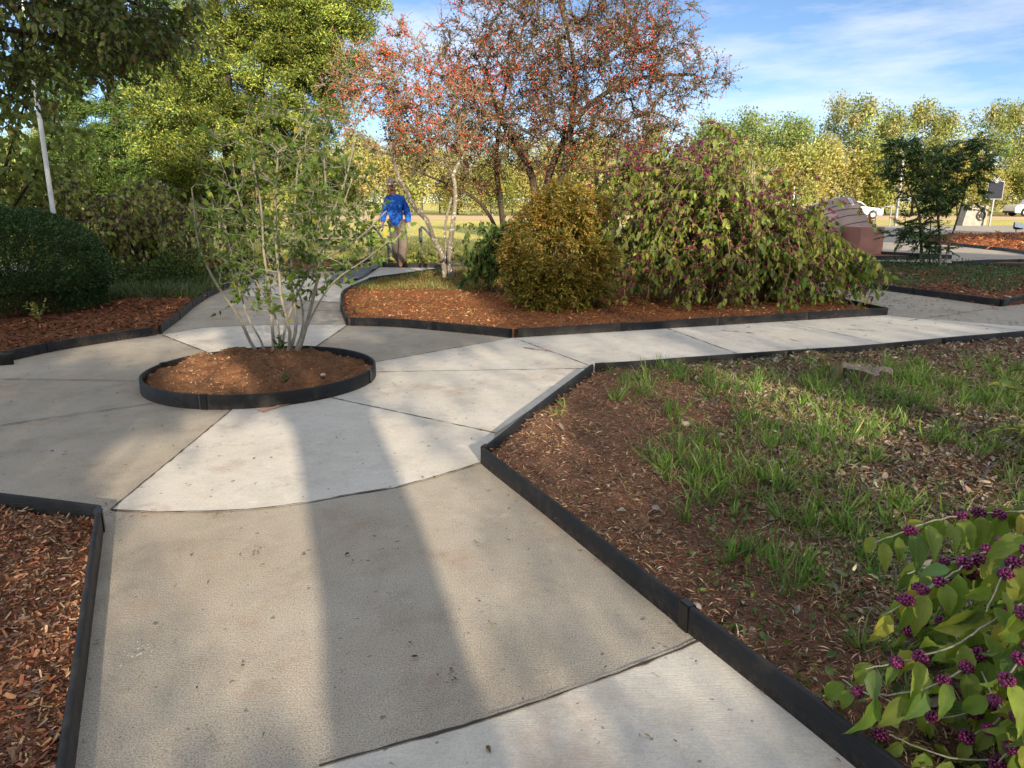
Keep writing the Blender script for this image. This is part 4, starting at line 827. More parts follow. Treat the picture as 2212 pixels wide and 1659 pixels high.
chips('pine_needles', 'D', 85000, BRN, (.015, .045), (.05, .13), .35, lambda X, Y, x, y: np.clip(2.6 / np.maximum(Y, 1), .1, 1), lift=.012)
chips('leaf_litter', 'D', 21000, [(.18, .14, .10), (.27, .22, .16), (.11, .085, .06), (.36, .31, .23), (.15, .14, .12), (.23, .21, .18)], (.025, .055), (.3, .5), .55,
      lambda X, Y, x, y: np.clip(3 / np.maximum(Y, 1), .2, 1) * np.clip((x - 1420 + (y - 850) * -.75) / 250 + .0, .03, 1), lift=.015, tpl=T_LEAF)
chips('soil_crumbs', 'R', 4200, [(.30, .16, .085), (.36, .20, .11), (.22, .11, .06), (.42, .29, .18)], (.005, .024), (.15, .7), .8, lift=.008)
def tufts():
    w = lambda X, Y, x, y: np.clip((x - 1310 - np.clip(y - 960, 0, 900) * .95) / 120, .02, 1) * np.where(y > 1120, .45, 1) * np.clip(3.4 / np.maximum(Y, 1), .3, 1) * (.25 + 1.5 * (vnoise(X, Y, 2.2, 3) > .42)) * (y > 790)
    c = scatter('D', 600, HF['D'], .06, w); m = rng.integers(4, 18, len(c)); p = np.repeat(c, m, 0); n = len(p); sz = np.repeat(rng.uniform(.5, 1.35, len(c)), m)
    o_ = rng.normal(size=(n, 3)) * [.014, .014, 0]; ax = nrm(UP + o_ * 28 + rng.normal(size=(n, 3)) * [.22, .22, 0]); L = rng.uniform(.06, .155, n) * sz
    o = leaves('grass', T_BLADE, p + o_, ax, nrm(rdir(n) + UP * .4), L, rng.uniform(.005, .0095, n), rcol(n, [(.15, .27, .06), (.20, .33, .08), (.11, .20, .05), (.38, .38, .18)], [.4, .35, .18, .07]), M['leaf']); o['kind'] = 'stuff'
    q = scatter('D', 8000, HF['D'], .05, w); n = len(q); o = leaves('grass', T_BLADE, q, nrm(UP * .7 + rng.normal(size=(n, 3)) * [.6, .6, .1]), rdir(n), rng.uniform(.03, .09, n), rng.uniform(.003, .005, n), rcol(n, [(.42, .37, .24), (.30, .28, .15), (.15, .24, .05), (.50, .45, .32)]), M['leaf']); o['kind'] = 'stuff'
tufts()
def patch(name, key, n, h, cols, wt, W_=.008, lean=.6): return weeds(name, None, scatter(key, n, HF[key], .04, wt), n, h, cols, W_, lean=lean)
patch('weeds', 'B', 4200, .07, [(.12, .18, .05), (.2, .25, .06), (.25, .24, .1)], lambda X, Y, x, y: np.where(y < 628, .9, .04) * (x < 1060) * (x > 760))
patch('weeds', 'A', 9000, .22, [(.06, .10, .04), (.09, .14, .05), (.18, .20, .11), (.14, .17, .10)], lambda X, Y, x, y: (y < 648) * (x > 190) * (x < 480) * 1., .012)
def cover(name, key, n, cols, wt, s=(.03, .06), hh=.12):
    p = scatter(key, n, HF[key], .05, wt); p[:, 2] += rng.uniform(0, hh, n) * vnoise(p[:, 0], p[:, 1], 1.5, 4) * 1.6; l = rng.uniform(*s, n)
    o = leaves(name, T_DIA, p, nrm(rdir(n) + UP * .4), nrm(UP + rdir(n) * .7), l, l * .6, rcol(n, cols), M['leaf']); o['kind'] = 'stuff'
cover('ground_cover', 'F', 9000, [(.08, .15, .07), (.11, .19, .10), (.05, .10, .04)], lambda X, Y, x, y: (y < 622 + 12 * np.sin(x * .03)) * 1.)
cover('ground_cover', 'A', 9000, [(.05, .10, .03), (.08, .13, .04), (.12, .16, .05)], lambda X, Y, x, y: (y < 632) * (x > 240) * (x < 450) * 1., (.03, .07), .5)
cover('ground_cover', 'C', 2500, [(.14, .2, .06), (.2, .24, .07)], None, (.03, .07), .10); cover('ground_cover', 'K', 1500, [(.10, .15, .05), (.2, .2, .08)], None, (.03, .06), .08)
w_ = lambda X, Y, x, y: (x > 1500) * (vnoise(X, Y, 1.7, 11) > .5) * np.clip(3 / np.maximum(Y, 1), .2, 1)
p_ = scatter('D', 2600, HF['D'], .05, w_); p_[:, 2] += rng.uniform(0, .03, len(p_)); l_ = rng.uniform(.012, .04, len(p_)); o = leaves('weeds', T_LEAF, p_, nrm(rdir(len(p_)) + UP * .5), nrm(UP + rdir(len(p_)) * .6), l_, l_ * .6, rcol(len(p_), [(.10, .18, .05), (.16, .24, .06), (.08, .13, .04)]), M['leaf']); o['kind'] = 'stuff'
# lawn just past the beds
nL = 26000; Xl = rng.uniform(-16, 9, nL); Yl = 19 + rng.exponential(7, nL); o = leaves('lawn_grass', T_TRI, np.stack([Xl, Yl, Xl * 0 - .03], 1), nrm(UP + rng.normal(size=(nL, 3)) * [.6, .6, .1]), rdir(nL), rng.uniform(.05, .12, nL), .03, rcol(nL, [(.30, .32, .08), (.38, .36, .12)]), M['leaf']); o['kind'] = 'stuff'
# debris on the path
n = 1500; X = rng.uniform(-5, 7, n); Y = 1.4 + rng.exponential(3.8, n); ok = inside(pave, X, Y)
for k_ in 'ABDERFCKGIH': ok &= ~inside(BED[k_], X, Y)
X, Y = X[ok], Y[ok]; n = len(X); a = rng.uniform(0, 6.28, n); l = rng.uniform(.006, .026, n)
o = leaves('fallen_leaves', T_LEAF, np.stack([X, Y, X * 0 + .012], 1), np.stack([np.cos(a), np.sin(a), 0 * a], 1), nrm(UP + rdir(n) * .25), l, l * rng.uniform(.15, .6, n), rcol(n, [(.12, .08, .04), (.06, .045, .03), (.22, .20, .06), (.16, .11, .07)]), M['litter']); o['kind'] = 'stuff'
n = 900; X = 5.0 + rng.normal(size=n) * 1.6; Y = 11.2 + rng.normal(size=n) * 1.5; ok = inside(pave, X, Y)
for k_ in 'BDF': ok &= ~inside(BED[k_], X, Y)
X, Y = X[ok], Y[ok]; n = len(X); a = rng.uniform(0, 6.28, n); l = rng.uniform(.02, .06, n)
o = leaves('fallen_leaves', T_LEAF, np.stack([X, Y, X * 0 + .012], 1), np.stack([np.cos(a), np.sin(a), 0 * a], 1), nrm(UP + rdir(n) * .3), l, l * .3, rcol(n, [(.34, .27, .12), (.22, .15, .08), (.14, .10, .06)]), M['litter']); o['kind'] = 'stuff'

# ---- treeline
def far_tree(seed, h, w, cols, dens, label=None):
    root = empty('background_tree', (0, 0, 0)); nb = 44
    z = rng.uniform(.18, .97, nb)**.8 * h; r_ = w * (.45 + .55 * np.sin(np.pi * np.clip(z / h * .85 + .12, 0, 1))) * rng.uniform(.2, 1, nb); a = rng.uniform(0, 6.28, nb)
    c = np.stack([np.cos(a) * r_, np.sin(a) * r_, z], 1); R = rng.uniform(.6, 1.25, nb) * w * .42
    st = [([(0, 0, -.2), (.1, 0, h * .4), (-.1, .1, h * .7), (0, 0, h * .93)], .16, .03)]; po, ch, ld = skeleton(st, np.vstack([c, c + rdir(nb) * R[:, None] * .7]), .8, .2, .08); branches('trunk', po, ch, ld, .018, M['bark_grey'], root, 4)
    m = dens; n = nb * m; p = np.repeat(c, m, 0) + rdir(n) * (np.repeat(R, m) * rng.uniform(.1, 1, n)**.5)[:, None] * [1, 1, 1.1]; bc = np.repeat(rcol(nb, cols, None, .12), m, 0)
    leaves('crown', T_DIA, p, rdir(n), rdir(n), rng.uniform(.16, .36, n), rng.uniform(.11, .24, n), np.clip(bc * (1 + .2 * rng.normal(size=(n, 1))), .01, .9), M['leaf'], root); return root
YG = [(.30, .35, .13), (.38, .40, .17), (.22, .28, .10)]
protos = [far_tree(1, 11.5, 2.9, YG, 130), far_tree(2, 12.5, 2.7, [(.42, .43, .24), (.34, .37, .20)], 100), far_tree(3, 10.5, 3.2, [(.24, .32, .11), (.33, .38, .15)], 140), far_tree(4, 9, 2.8, [(.44, .41, .20), (.32, .33, .14)], 90), far_tree(5, 6, 3.4, [(.34, .35, .12), (.42, .40, .15)], 130), far_tree(6, 5, 3.0, [(.20, .24, .06), (.32, .32, .08)], 120)]
def copy_tree(o):
    c = o.copy(); COL.objects.link(c)
    for ch in list(o.children): d = ch.copy(); COL.objects.link(d); d.parent = c
    return c
used = [False] * 6
def place(k, x, y, s, rz, label, group):
    o = protos[k] if not used[k] else copy_tree(protos[k]); used[k] = True; o.location = (x, y, 0); o.scale = (s * rng.uniform(.85, 1.15), s, s); o.rotation_euler.z = rz; tag(o, label, 'tree', group)
for i in range(66):
    pxx = -250 + i * 41 + rng.uniform(-16, 16); Y0 = rng.uniform(82, 98); x = D(pxx, 440, Y0)[0]; k = int(rng.choice([0, 1, 2, 3, 1, 0]))
    place(k, x, Y0, rng.uniform(.86, 1.04) * (1 + .04 * (pxx > 1900)) * (.8 if pxx < 1500 else 1), rng.uniform(0, 6.28), 'tall yellow-green tree of the distant treeline beyond the dirt road', 'trees of the distant treeline')
for i in range(46):
    pxx = -250 + i * 58 + rng.uniform(-20, 20); Y0 = rng.uniform(78.5, 84); x = D(pxx, 440, Y0)[0]; k = int(rng.choice([4, 5, 4]))
    place(k, x, Y0, rng.uniform(.7, 1.15), rng.uniform(0, 6.28), 'low bushy tree at the foot of the distant treeline', 'bushes of the distant treeline')
def bare():
    b0 = D(1618, 470, 62); root = empty('bare_shrub', (b0[0], 62, 0), 'pale leafless shrub fanning up in front of the treeline', 'shrub'); cs = []
    for _ in range(20):
        d = nrm(np.array([rng.normal() * .3, rng.normal() * .2, 1])); l = rng.uniform(2.5, 4.6); s = np.linspace(0, l, 7)[:, None]; cs.append(np.array([b0[0], 62, 0]) + d * s + np.array([d[0], d[1], 0]) * s**2 * .08 + rng.normal(size=(7, 3)) * .05)
    tw = []
    for c in cs: tw += twigs(c[3:], [nrm(c[-1] - c[0])] * 4, 2, 1., .4, .2, 4)
    tubes('stem', [(c, np.linspace(.038, .012, len(c))) for c in cs] + [(t, .009) for t in tw], M['bark_pale'], root, 4)
bare()

# ---- unseen oaks added for shade; leaves thinned where their shadow meets LIT areas
LIT = [([(1045, 1000), (1280, 800), (2212, 740), (2500, 1100), (1900, 1680), (1500, 1380)], .70), ([(750, 702), (1105, 728), (1915, 681), (1700, 634), (960, 588), (745, 640)], .72), ([(0, 1100), (215, 1100), (120, 1680), (-200, 1680)], .70),
       ([(1880, 522), (2212, 534), (2212, 552), (1880, 538)], .05), ([(2040, 520), (2400, 528), (2400, 550), (2165, 542)], .05),
       ([(245, 1100), (515, 886), (760, 868), (930, 930), (1010, 1080), (640, 1100)], .0), ([(940, 900), (1080, 940), (1050, 1000), (990, 1040)], .25), ([(150, 1060), (215, 980), (420, 880), (515, 886), (245, 1095)], .05),
       ([(330, 1100), (1010, 1060), (1100, 1680), (560, 1680)], .0), ([(150, 1130), (330, 1100), (560, 1680), (100, 1680)], .30), ([(1000, 1030), (1050, 1000), (1515, 1385), (1110, 1535), (1080, 1560)], .34), ([(1080, 1545), (1330, 1460), (1520, 1390), (1840, 1680), (1095, 1680)], .16),
       ([(200, 735), (345, 722), (480, 772), (420, 792), (100, 780)], .25), ([(350, 724), (540, 703), (560, 765), (478, 772)], .12), ([(345, 820), (420, 775), (560, 775), (640, 850), (420, 862)], .08), ([(690, 800), (735, 770), (700, 845), (640, 850)], .1),
       ([(1120, 850), (1205, 815), (1190, 880), (1085, 960), (1075, 935)], .03), ([(810, 790), (1100, 731), (1290, 795), (1080, 935), (760, 868)], .25),
       ([(1110, 910), (1200, 870), (1215, 950), (1130, 1000)], .05), ([(1480, 790), (1700, 845), (1970, 930), (1830, 965), (1560, 880)], .1), ([(1300, 830), (1500, 800), (1600, 900), (1400, 960)], .6),
       ([(770, 640), (790, 620), (960, 598), (1010, 640), (1085, 700), (1040, 712), (840, 690), (745, 680)], .1), ([(1110, 731), (1330, 718), (1900, 682), (2212, 715), (1290, 795)], .42), ([(1800, 1000), (2212, 1000), (2212, 1680), (1750, 1680)], .55)]
def caster():
    def pass_(n, small):
        y = rng.uniform(-9.5, -5.5, n); x = rng.uniform(-7, 19 if small else 36, n); z = rng.uniform(2.4, 9 if small else 17, n)
        p = np.stack([x, y, z], 1); g_ = p + LD * (z / -LD[2])[:, None]
        gx, gy = proj(g_); keep = np.full(n, .97)
        for poly, k in LIT:
            i = inside(poly, gx, gy) & (g_[:, 1] > .6); keep[i] = k
        def at(Y): t = (Y - y) / LD[1]; q = p + LD * t[:, None]; return (*proj(q), q[:, 2])
        sx_, sy_, sz_ = at(5.9); i = (sz_ > .5) & (sx_ > 420) & (sx_ < 860); keep[i] = np.minimum(keep[i], .55)
        ax_, ay_, az_ = at(9.6); up = az_ > .25
        i = up & (ay_ < 560) & (ax_ > 1050) & (ax_ < 1950); keep[i] = .45; i = up & (ay_ < 430) & (ax_ > 1050) & (ax_ < 1950); keep[i] = .25
        i = up & (ax_ > 1150) & (ax_ < 1330) & (ay_ > 420) & (ay_ < 560); keep[i] *= .6
        i = up & (ax_ > 1480) & (ax_ < 1640) & (ay_ > 410) & (ay_ < 520); keep[i] *= .25
        bx, by, bz = at(14.2); i = (bz > 2.3) & (bx < 1650) & (bx > 740); keep[i] *= np.where(bx[i] < 1050, .15, .45); i = (bz > .8) & (bx > 700) & (bx < 1050); keep[i] *= .6
        cx_, cy_, cz_ = at(16.4); i = (cz_ > 3.) & (cy_ < np.where(cx_ > 500, 300, np.where(cx_ > 330, 170, 60))) & (cx_ < 1400); keep[i] = 0.; i = (cz_ > 2.) & (cx_ < 760) & (keep > .5); keep[i] = .76
        i = (cz_ > 7.5) & (cx_ < 1500); keep[i] = 0
        fx_, fy_, fz_ = at(45.); keep[(fz_ > 2.2) & (fx_ > 1450)] *= .3; keep[fz_ > 4] = 0
        if small: k = rng.random(n) < np.where(keep < .8, -np.log(1 - np.clip(keep, 0, .79)) / 2.0, 0)
        else:
            clump = vnoise(x + z * .3, z, 1.6, 2) * .6 + vnoise(x, z + y * .5, 4.5, 5) * .4
            k = (keep >= .8) & (clump > .2) & (rng.random(n) < .97)
        return p[k]
    A = pass_(560000, False); B = pass_(560000, True); nA = len(A); p = np.vstack([A, B]); big = np.arange(len(p)) < nA
    spec = [((1.09, -3.05), .17, 'unseen oak added just behind the camera to cast the long trunk shadow'), ((6.5, -8), .2, 'second unseen oak added behind the camera for shade, to the right of the first'), ((12, -7.5), .2, 'third unseen oak added behind the camera to shade the right bed'), ((-4.5, -7.5), .18, 'fourth unseen oak added behind the camera for shade, on the left'), ((19, -8), .22, 'fifth unseen oak added behind the camera for shade, far out to the right'), ((28, -8), .22, 'sixth unseen oak added behind the camera for shade, the farthest to the right')]
    own = np.argmin(np.stack([np.abs(p[:, 0] - s[0][0]) for s in spec]), 0)
    for i, ((tx, ty), r, lab) in enumerate(spec):
        q = p[own == i]; bg_ = big[own == i]; root = empty('shade_oak', (tx, ty, 0), lab, 'tree', 'unseen shade oaks behind the camera')
        st = [([(tx, ty, -.1), (tx + (.02 if i else 0), ty, 1.2), (tx, ty - .05, 2.5), (tx + .1, -6.2 if i == 0 else ty, 5), (tx, -7.2, 9)], r, r * .5)]
        if i == 0: st.append(([(tx + .04, ty, .3), (tx + .11, ty - .02, 1.0), (tx + .20, ty - .06, 1.7), (tx + .26, ty - .1, 2.5), (tx + .9, -6, 5)], .16, .13))  # second stem added to widen the trunk shadow on the path
        T = q[rng.choice(len(q), min(90, len(q)), replace=False)]; po, ch, ld = skeleton(st, T, .5, .2, .05); branches('trunk', po, ch, ld, .008, M['bark_dark'], root, 10)
        n = len(q); leaves('crown', T_DIA, q, rdir(n), rdir(n), rng.uniform(.12, .19, n) * np.where(bg_, 1, .42), rng.uniform(.08, .12, n) * np.where(bg_, 1, .42), rcol(n, [(.06, .10, .03), (.09, .13, .035)]), M['leaf_dark'], root)
caster()
# ------------------------------------------------------------ built objects
M['steel'] = simple('galvanised steel', (.30, .32, .33), .45, .1, 6, .5); M['white_paint'] = simple('white paint', (.72, .74, .76), .4, .05, 4); M['dark_metal'] = simple('dark metal', (.02, .02, .022), .5)
M['pink_granite'] = simple('pink granite', (.40, .20, .165), .6, .3, 70); M['grey_granite'] = simple('rosy grey granite', (.30, .235, .235), .4, .22, 60, spec=.5)
M['seam'] = simple('seam', (.10, .06, .055), .9); M['stone'] = simple('rough grey stone', (.30, .285, .26), .95, .45, 5, bstr=.9); M['navy'] = simple('navy enamel', (.012, .017, .035), .8)
M['letter'] = simple('dull raised lettering', (.032, .037, .05), .8, .1, 6); M['silver'] = simple('silver lettering', (.42, .43, .44), .5, .1, 6, .3); M['glass'] = simple('dark car glass', (.02, .025, .03), .08, .05, 2, spec=.8); M['tyre'] = simple('tyre', (.015, .015, .015), .9)
M['carwhite'] = simple('white car paint', (.75, .76, .77), .25, .03, 2, spec=.6); M['lens'] = simple('lamp glass', (.55, .66, .72), .12, .05, 3, spec=.8); M['fabric'] = simple('grey landscape cloth', (.13, .15, .17), .8, .3, 14)
M['shirt'] = simple('blue shirt cloth', (.02, .13, .62), .85, .25, 9, bstr=.6); M['trousers'] = simple('grey brown work trousers', (.19, .16, .14), .9, .25, 10, bstr=.6); M['glove'] = simple('grey work glove', (.34, .34, .36), .9, .2, 14)
M['skin'] = simple('skin', (.45, .22, .15), .55, .08, 8); M['boot'] = simple('tan leather boot', (.20, .12, .075), .7, .25, 14); M['cap'] = simple('pale cap cloth', (.40, .34, .33), .9, .15, 10); M['redlens'] = simple('red sunglasses', (.35, .03, .02), .2, .1, 4, spec=.7); M['beard'] = simple('ginger beard', (.22, .075, .03), .9, .3, 30)
def skin(name, V, Ed, Rd, mat, parent, sub=2, root=0):
    me = bpy.data.meshes.new(name); me.from_pydata([tuple(map(float, v)) for v in V], Ed, []); o = bpy.data.objects.new(name, me); COL.objects.link(o); me.materials.append(mat); o.parent = parent
    m = o.modifiers.new('skin', 'SKIN'); m.use_smooth_shade = True
    for i, r in enumerate(Rd): me.skin_vertices[0].data[i].radius = (r, r) if isinstance(r, (int, float)) else r
    me.skin_vertices[0].data[root].use_root = True
    s = o.modifiers.new('sub', 'SUBSURF'); s.levels = s.render_levels = sub; return o
def hand(c, d, side):
    """palm and five bent fingers: verts, edges, radii (chained to vertex index 0 = wrist)"""
    c = np.array(c, float); d = nrm(np.array(d, float)); s = np.array([0, -1., 0]); n_ = np.cross(d, s) * side
    V = [c, c + d * .045, c + d * .085]; R_ = [.024, (.036, .018), (.036, .016)]; E_ = [(0, 1), (1, 2)]
    for k, (o_, L) in enumerate(((-.030, .075), (-.010, .088), (.010, .082), (.030, .062))):
        b_ = len(V); p = c + d * .095 + s * o_; V += [p, p + d * L * .45 + n_ * .008, p + d * L * .75 + n_ * .026, p + d * L * .9 + n_ * .045]; R_ += [.0105, .0098, .009, .008]; E_ += [(2, b_), (b_, b_ + 1), (b_ + 1, b_ + 2), (b_ + 2, b_ + 3)]
    b_ = len(V); p = c + d * .035 + s * .034; V += [p, p + d * .035 + s * .018 + n_ * .012, p + d * .062 + s * .014 + n_ * .026]; R_ += [.013, .0115, .0095]; E_ += [(1, b_), (b_, b_ + 1), (b_ + 1, b_ + 2)]
    return V, E_, R_
def person():
    f = P(858, 578); root = empty('person', (f[0], f[1] + .05, 0), 'person in a blue long-sleeved shirt, grey trousers, gloves and cap walking on the far path', 'person'); root.scale = (1.06,) * 3
    J = dict(pel=(.02, 0, .95), sp=(.0, 0, 1.12), ch=(-.01, 0, 1.32), nk=(-.04, -.01, 1.47), hd=(-.06, -.035, 1.56), ht=(-.065, -.04, 1.66),
             sl=(-.155, 0, 1.38), el=(-.25, .04, 1.13), wl=(-.255, -.09, .91), sr=(.145, 0, 1.38), er=(.24, .05, 1.13), wr=(.27, -.06, .90),
             hr=(.105, 0, .90), kr=(.15, -.07, .50), ar=(.075, -.02, .10), tr=(.085, -.15, .035), hl=(-.065, 0, .90), kl=(-.02, .03, .50), al=(-.055, .20, .13), tl=(-.085, .09, .04))
    def chain(names, edges, rad): ix = {n: i for i, n in enumerate(names)}; return [J[n] for n in names], [(ix[a], ix[b_]) for a, b_ in edges], rad
    names = ['pel', 'sp', 'ch', 'nk', 'hd', 'ht', 'sl', 'el', 'wl', 'sr', 'er', 'wr', 'hr', 'kr', 'ar', 'tr', 'hl', 'kl', 'al', 'tl']
    V, E_, R_ = chain(names, [('pel', 'sp'), ('sp', 'ch'), ('ch', 'nk'), ('nk', 'hd'), ('hd', 'ht'), ('ch', 'sl'), ('sl', 'el'), ('el', 'wl'), ('ch', 'sr'), ('sr', 'er'), ('er', 'wr'), ('pel', 'hr'), ('hr', 'kr'), ('kr', 'ar'), ('ar', 'tr'), ('pel', 'hl'), ('hl', 'kl'), ('kl', 'al'), ('al', 'tl')],
                      [(.13, .09), (.12, .085), (.13, .09), 0.058, (.086, .10), (.078, .095), .05, .038, .026, .05, .038, .026, .075, .05, .036, .03, .075, .05, .036, .03])
    V = list(V)
    for w, sd in (('wl', 1), ('wr', -1)):
        hv, he, hr_ = hand(J[w], (.02 * sd, -.05, -1), sd); b_ = len(V) - 1; wi = names.index(w); V += hv[1:]; mp_ = lambda i: wi if i == 0 else b_ + i; E_ += [(mp_(a), mp_(c_)) for a, c_ in he]; R_ += [tuple(x * .92 for x in r) if isinstance(r, tuple) else r * .9 for r in hr_[1:]]
    skin('body', V, E_, R_, M['skin'], root)
    V, E_, R_ = chain(['sp', 'ch', 'nk', 'pel', 'sl', 'el', 'wl', 'sr', 'er', 'wr'], [('pel', 'sp'), ('sp', 'ch'), ('ch', 'nk'), ('ch', 'sl'), ('sl', 'el'), ('el', 'wl'), ('ch', 'sr'), ('sr', 'er'), ('er', 'wr')], [(.19, .15), (.175, .13), .08, (.215, .17), .085, .08, .055, .085, .08, .055])
    V = [tuple(np.array(v) - (np.array([0, 0, .13]) if i == 3 else 0)) for i, v in enumerate(V)]; skin('shirt', V, E_, R_, M['shirt'], root)
    V, E_, R_ = chain(['pel', 'hr', 'kr', 'ar', 'hl', 'kl', 'al'], [('pel', 'hr'), ('hr', 'kr'), ('kr', 'ar'), ('pel', 'hl'), ('hl', 'kl'), ('kl', 'al')], [(.15, .12), .12, .10, .085, .12, .10, .085]); skin('trousers', V, E_, R_, M['trousers'], root)
    for a, t in (('ar', 'tr'), ('al', 'tl')):
        A, T_ = np.array(J[a]), np.array(J[t]); skin('boot', [A + [0, 0, .06], A, A * .45 + T_ * .55 + [0, 0, .0], T_], [(0, 1), (1, 2), (2, 3)], [.055, .058, .05, .042], M['boot'], root)
    for w, sd in (('wl', 1), ('wr', -1)): skin('glove', *hand(J[w], (.02 * sd, -.05, -1), sd), M['glove'], root)
    hx, hy, hz = J['ht']; bm = bmesh.new(); bmesh.ops.create_uvsphere(bm, u_segments=20, v_segments=12, radius=.108, matrix=Matrix.Translation((hx, hy + .005, hz + .04))); bmesh.ops.delete(bm, geom=[v for v in bm.verts if v.co.z < hz + .035], context='VERTS')
    cyl(bm, (hx, hy - .08, hz + .038), (hx, hy - .085, hz + .046), .085, .08, 16); cp_ = fin(bm, 'cap', M['cap'], None, True); cp_.parent = root
    bm = bmesh.new()
    for s in (-1, 1): box(bm, (hx + s * .035, hy - .088, hz - .005), (.055, .014, .04), None, .005)
    box(bm, (hx, hy - .086, hz + .004), (.02, .01, .008))
    for s in (-1, 1): box(bm, (hx + s * .072, hy - .04, hz + .002), (.006, .1, .01))
    g_ = fin(bm, 'sunglasses', M['redlens']); g_.parent = root
    skin('beard', [(hx, hy - .05, hz - .085), (hx, hy - .065, hz - .13), (hx - .055, hy - .02, hz - .06), (hx + .055, hy - .02, hz - .06)], [(0, 1), (0, 2), (0, 3)], [.045, .03, .025, .025], M['beard'], root)
    bm = bmesh.new(); cyl(bm, (hx, hy - .088, hz - .005), (hx, hy - .112, hz - .045), .009, .016, 8)
    for s in (-1, 1): bmesh.ops.create_uvsphere(bm, u_segments=8, v_segments=6, radius=.02, matrix=Matrix.Translation((hx + s * .088, hy + .01, hz - .02)) @ Matrix.Diagonal((.5, .8, 1.4, 1)))
    o = fin(bm, 'face', M['skin'], None, True); o.parent = root
person()

def monument():
    c = P(1860, 552); Y0 = c[1]; root = empty('granite_monument', (c[0], Y0, 0), 'leaning grey-pink granite monument on a red granite block, behind the berry shrub', 'monument')
    bm = bmesh.new(); k = Y0 / F
    w = 62 * k; x0 = P(1842, 552)[0]; box(bm, (x0 + .40, Y0 + .45, .36), (.76, .8, .78), Matrix.Rotation(math.radians(14), 3, 'Z'), .01); fin(bm, 'base_block', M['pink_granite'], root)
    bm = bmesh.new(); box(bm, (x0 - .42, Y0 + .95, .37), (.62, .9, .72), Matrix.Rotation(math.radians(-10), 3, 'Z'), .01); fin(bm, 'base_block', M['pink_granite'], root)
    ol = [(1720, 500), (1742, 462), (1768, 444), (1796, 435), (1828, 426), (1850, 423), (1858, 425), (1863, 431), (1872, 450), (1885, 478), (1893, 500)]
    def dp(a, b_, off=0): q = D(a, b_, Y0 + .55); q[1] += (q[2] - .4) * .35 + off; return q
    fr = [dp(a, b_) for a, b_ in ol]; bk = [q + np.array([.06, .55, -.03]) for q in fr]; n = len(ol)
    bm = bmesh.new(); vf = [bm.verts.new(q) for q in fr]; vb = [bm.verts.new(q) for q in bk]; bm.faces.new(vf); bm.faces.new(vb[::-1])
    for i in range(n): bm.faces.new((vf[i], vb[i], vb[(i + 1) % n], vf[(i + 1) % n]))
    bmesh.ops.bevel(bm, geom=[e for e in bm.edges if (e.verts[0] in vf) and (e.verts[1] in vf)], offset=.02, segments=2, affect='EDGES'); fin(bm, 'slab', M['grey_granite'], root)
    for ln in (((1768, 462), (1800, 450), (1830, 442), (1866, 437)), ((1750, 482), (1790, 464), (1830, 453), (1873, 450)), ((1770, 490), (1806, 475), (1840, 466), (1880, 463)), ((1800, 496), (1842, 484), (1887, 477))):
        tubes('course_line', [(smooth_line([dp(a, b_, -.004) for a, b_ in ln], .05), .011)], M['seam'], root, 4)
    q = [dp(a, b_, -.02) for a, b_ in ((1843, 427.5), (1849.5, 427), (1857.5, 443), (1852, 444))]; bm = bmesh.new(); v1 = [bm.verts.new(p) for p in q]; v2 = [bm.verts.new(p + [0, .03, 0]) for p in q]; bm.faces.new(v1); bm.faces.new(v2[::-1])
    for i in range(4): bm.faces.new((v1[i], v2[i], v2[(i + 1) % 4], v1[(i + 1) % 4]))
    fin(bm, 'plaque', M['white_paint'], root)
    bm = bmesh.new()
    for t in (.25, .42, .58, .75): p = (q[0] + q[1]) / 2 * (1 - t) + (q[2] + q[3]) / 2 * t; box(bm, p + [0, -.004, 0], (.035, .004, .018))
    fin(bm, 'lettering', M['seam'], root)
monument()
def star_block():
    c = P(2097, 487); Y0 = c[1]; k = Y0 / F; root = empty('stone_block', (c[0], Y0, 0), 'rough grey stone block with a dark star in a ring', 'stone block')
    bm = bmesh.new(); r = bmesh.ops.create_cube(bm, size=1)
    for v in r['verts']: v.co = Vector((v.co.x * 46 * k, v.co.y * .8, v.co.z * 1.16 + .56)); v.co.x += (-.10 if v.co.x < 0 and v.co.z < .5 else .10 if v.co.x < 0 else 0); v.co.z += .05 * v.co.x
    bmesh.ops.subdivide_edges(bm, edges=bm.edges[:], cuts=5, use_grid_fill=True)
    for v in bm.verts: v.co += Vector(rng.normal(size=3) * .014)
    o = fin(bm, 'block', M['stone'], None); o.parent = root
    ex, ez = .27, .60; y = -.44
    bm = bmesh.new(); N_ = 32; V = []
    for i in range(N_):
        a = 2 * math.pi * i / N_; V.append([bm.verts.new((ex + math.cos(a) * rr_, y + dy, ez + math.sin(a) * rr_ * 1.15)) for rr_, dy in ((.27, 0), (.27, -.03), (.205, -.03), (.205, 0))])
    for i in range(N_):
        for j in range(3): bm.faces.new((V[i][j], V[i][j + 1], V[(i + 1) % N_][j + 1], V[(i + 1) % N_][j]))
    o = fin(bm, 'ring_emblem', M['dark_metal'], None); o.parent = root
    bm = bmesh.new(); pt = [(math.sin(i * math.pi / 5) * (.20 if i % 2 == 0 else .085), math.cos(i * math.pi / 5) * (.23 if i % 2 == 0 else .095)) for i in range(10)]
    f_ = bm.faces.new([bm.verts.new((ex + a, y - .03, ez + b_)) for a, b_ in pt]); r = bmesh.ops.extrude_face_region(bm, geom=[f_]); bmesh.ops.translate(bm, vec=(0, .05, 0), verts=[v for v in r['geom'] if isinstance(v, bmesh.types.BMVert)])
    o = fin(bm, 'star', M['dark_metal'], None); o.parent = root
star_block()
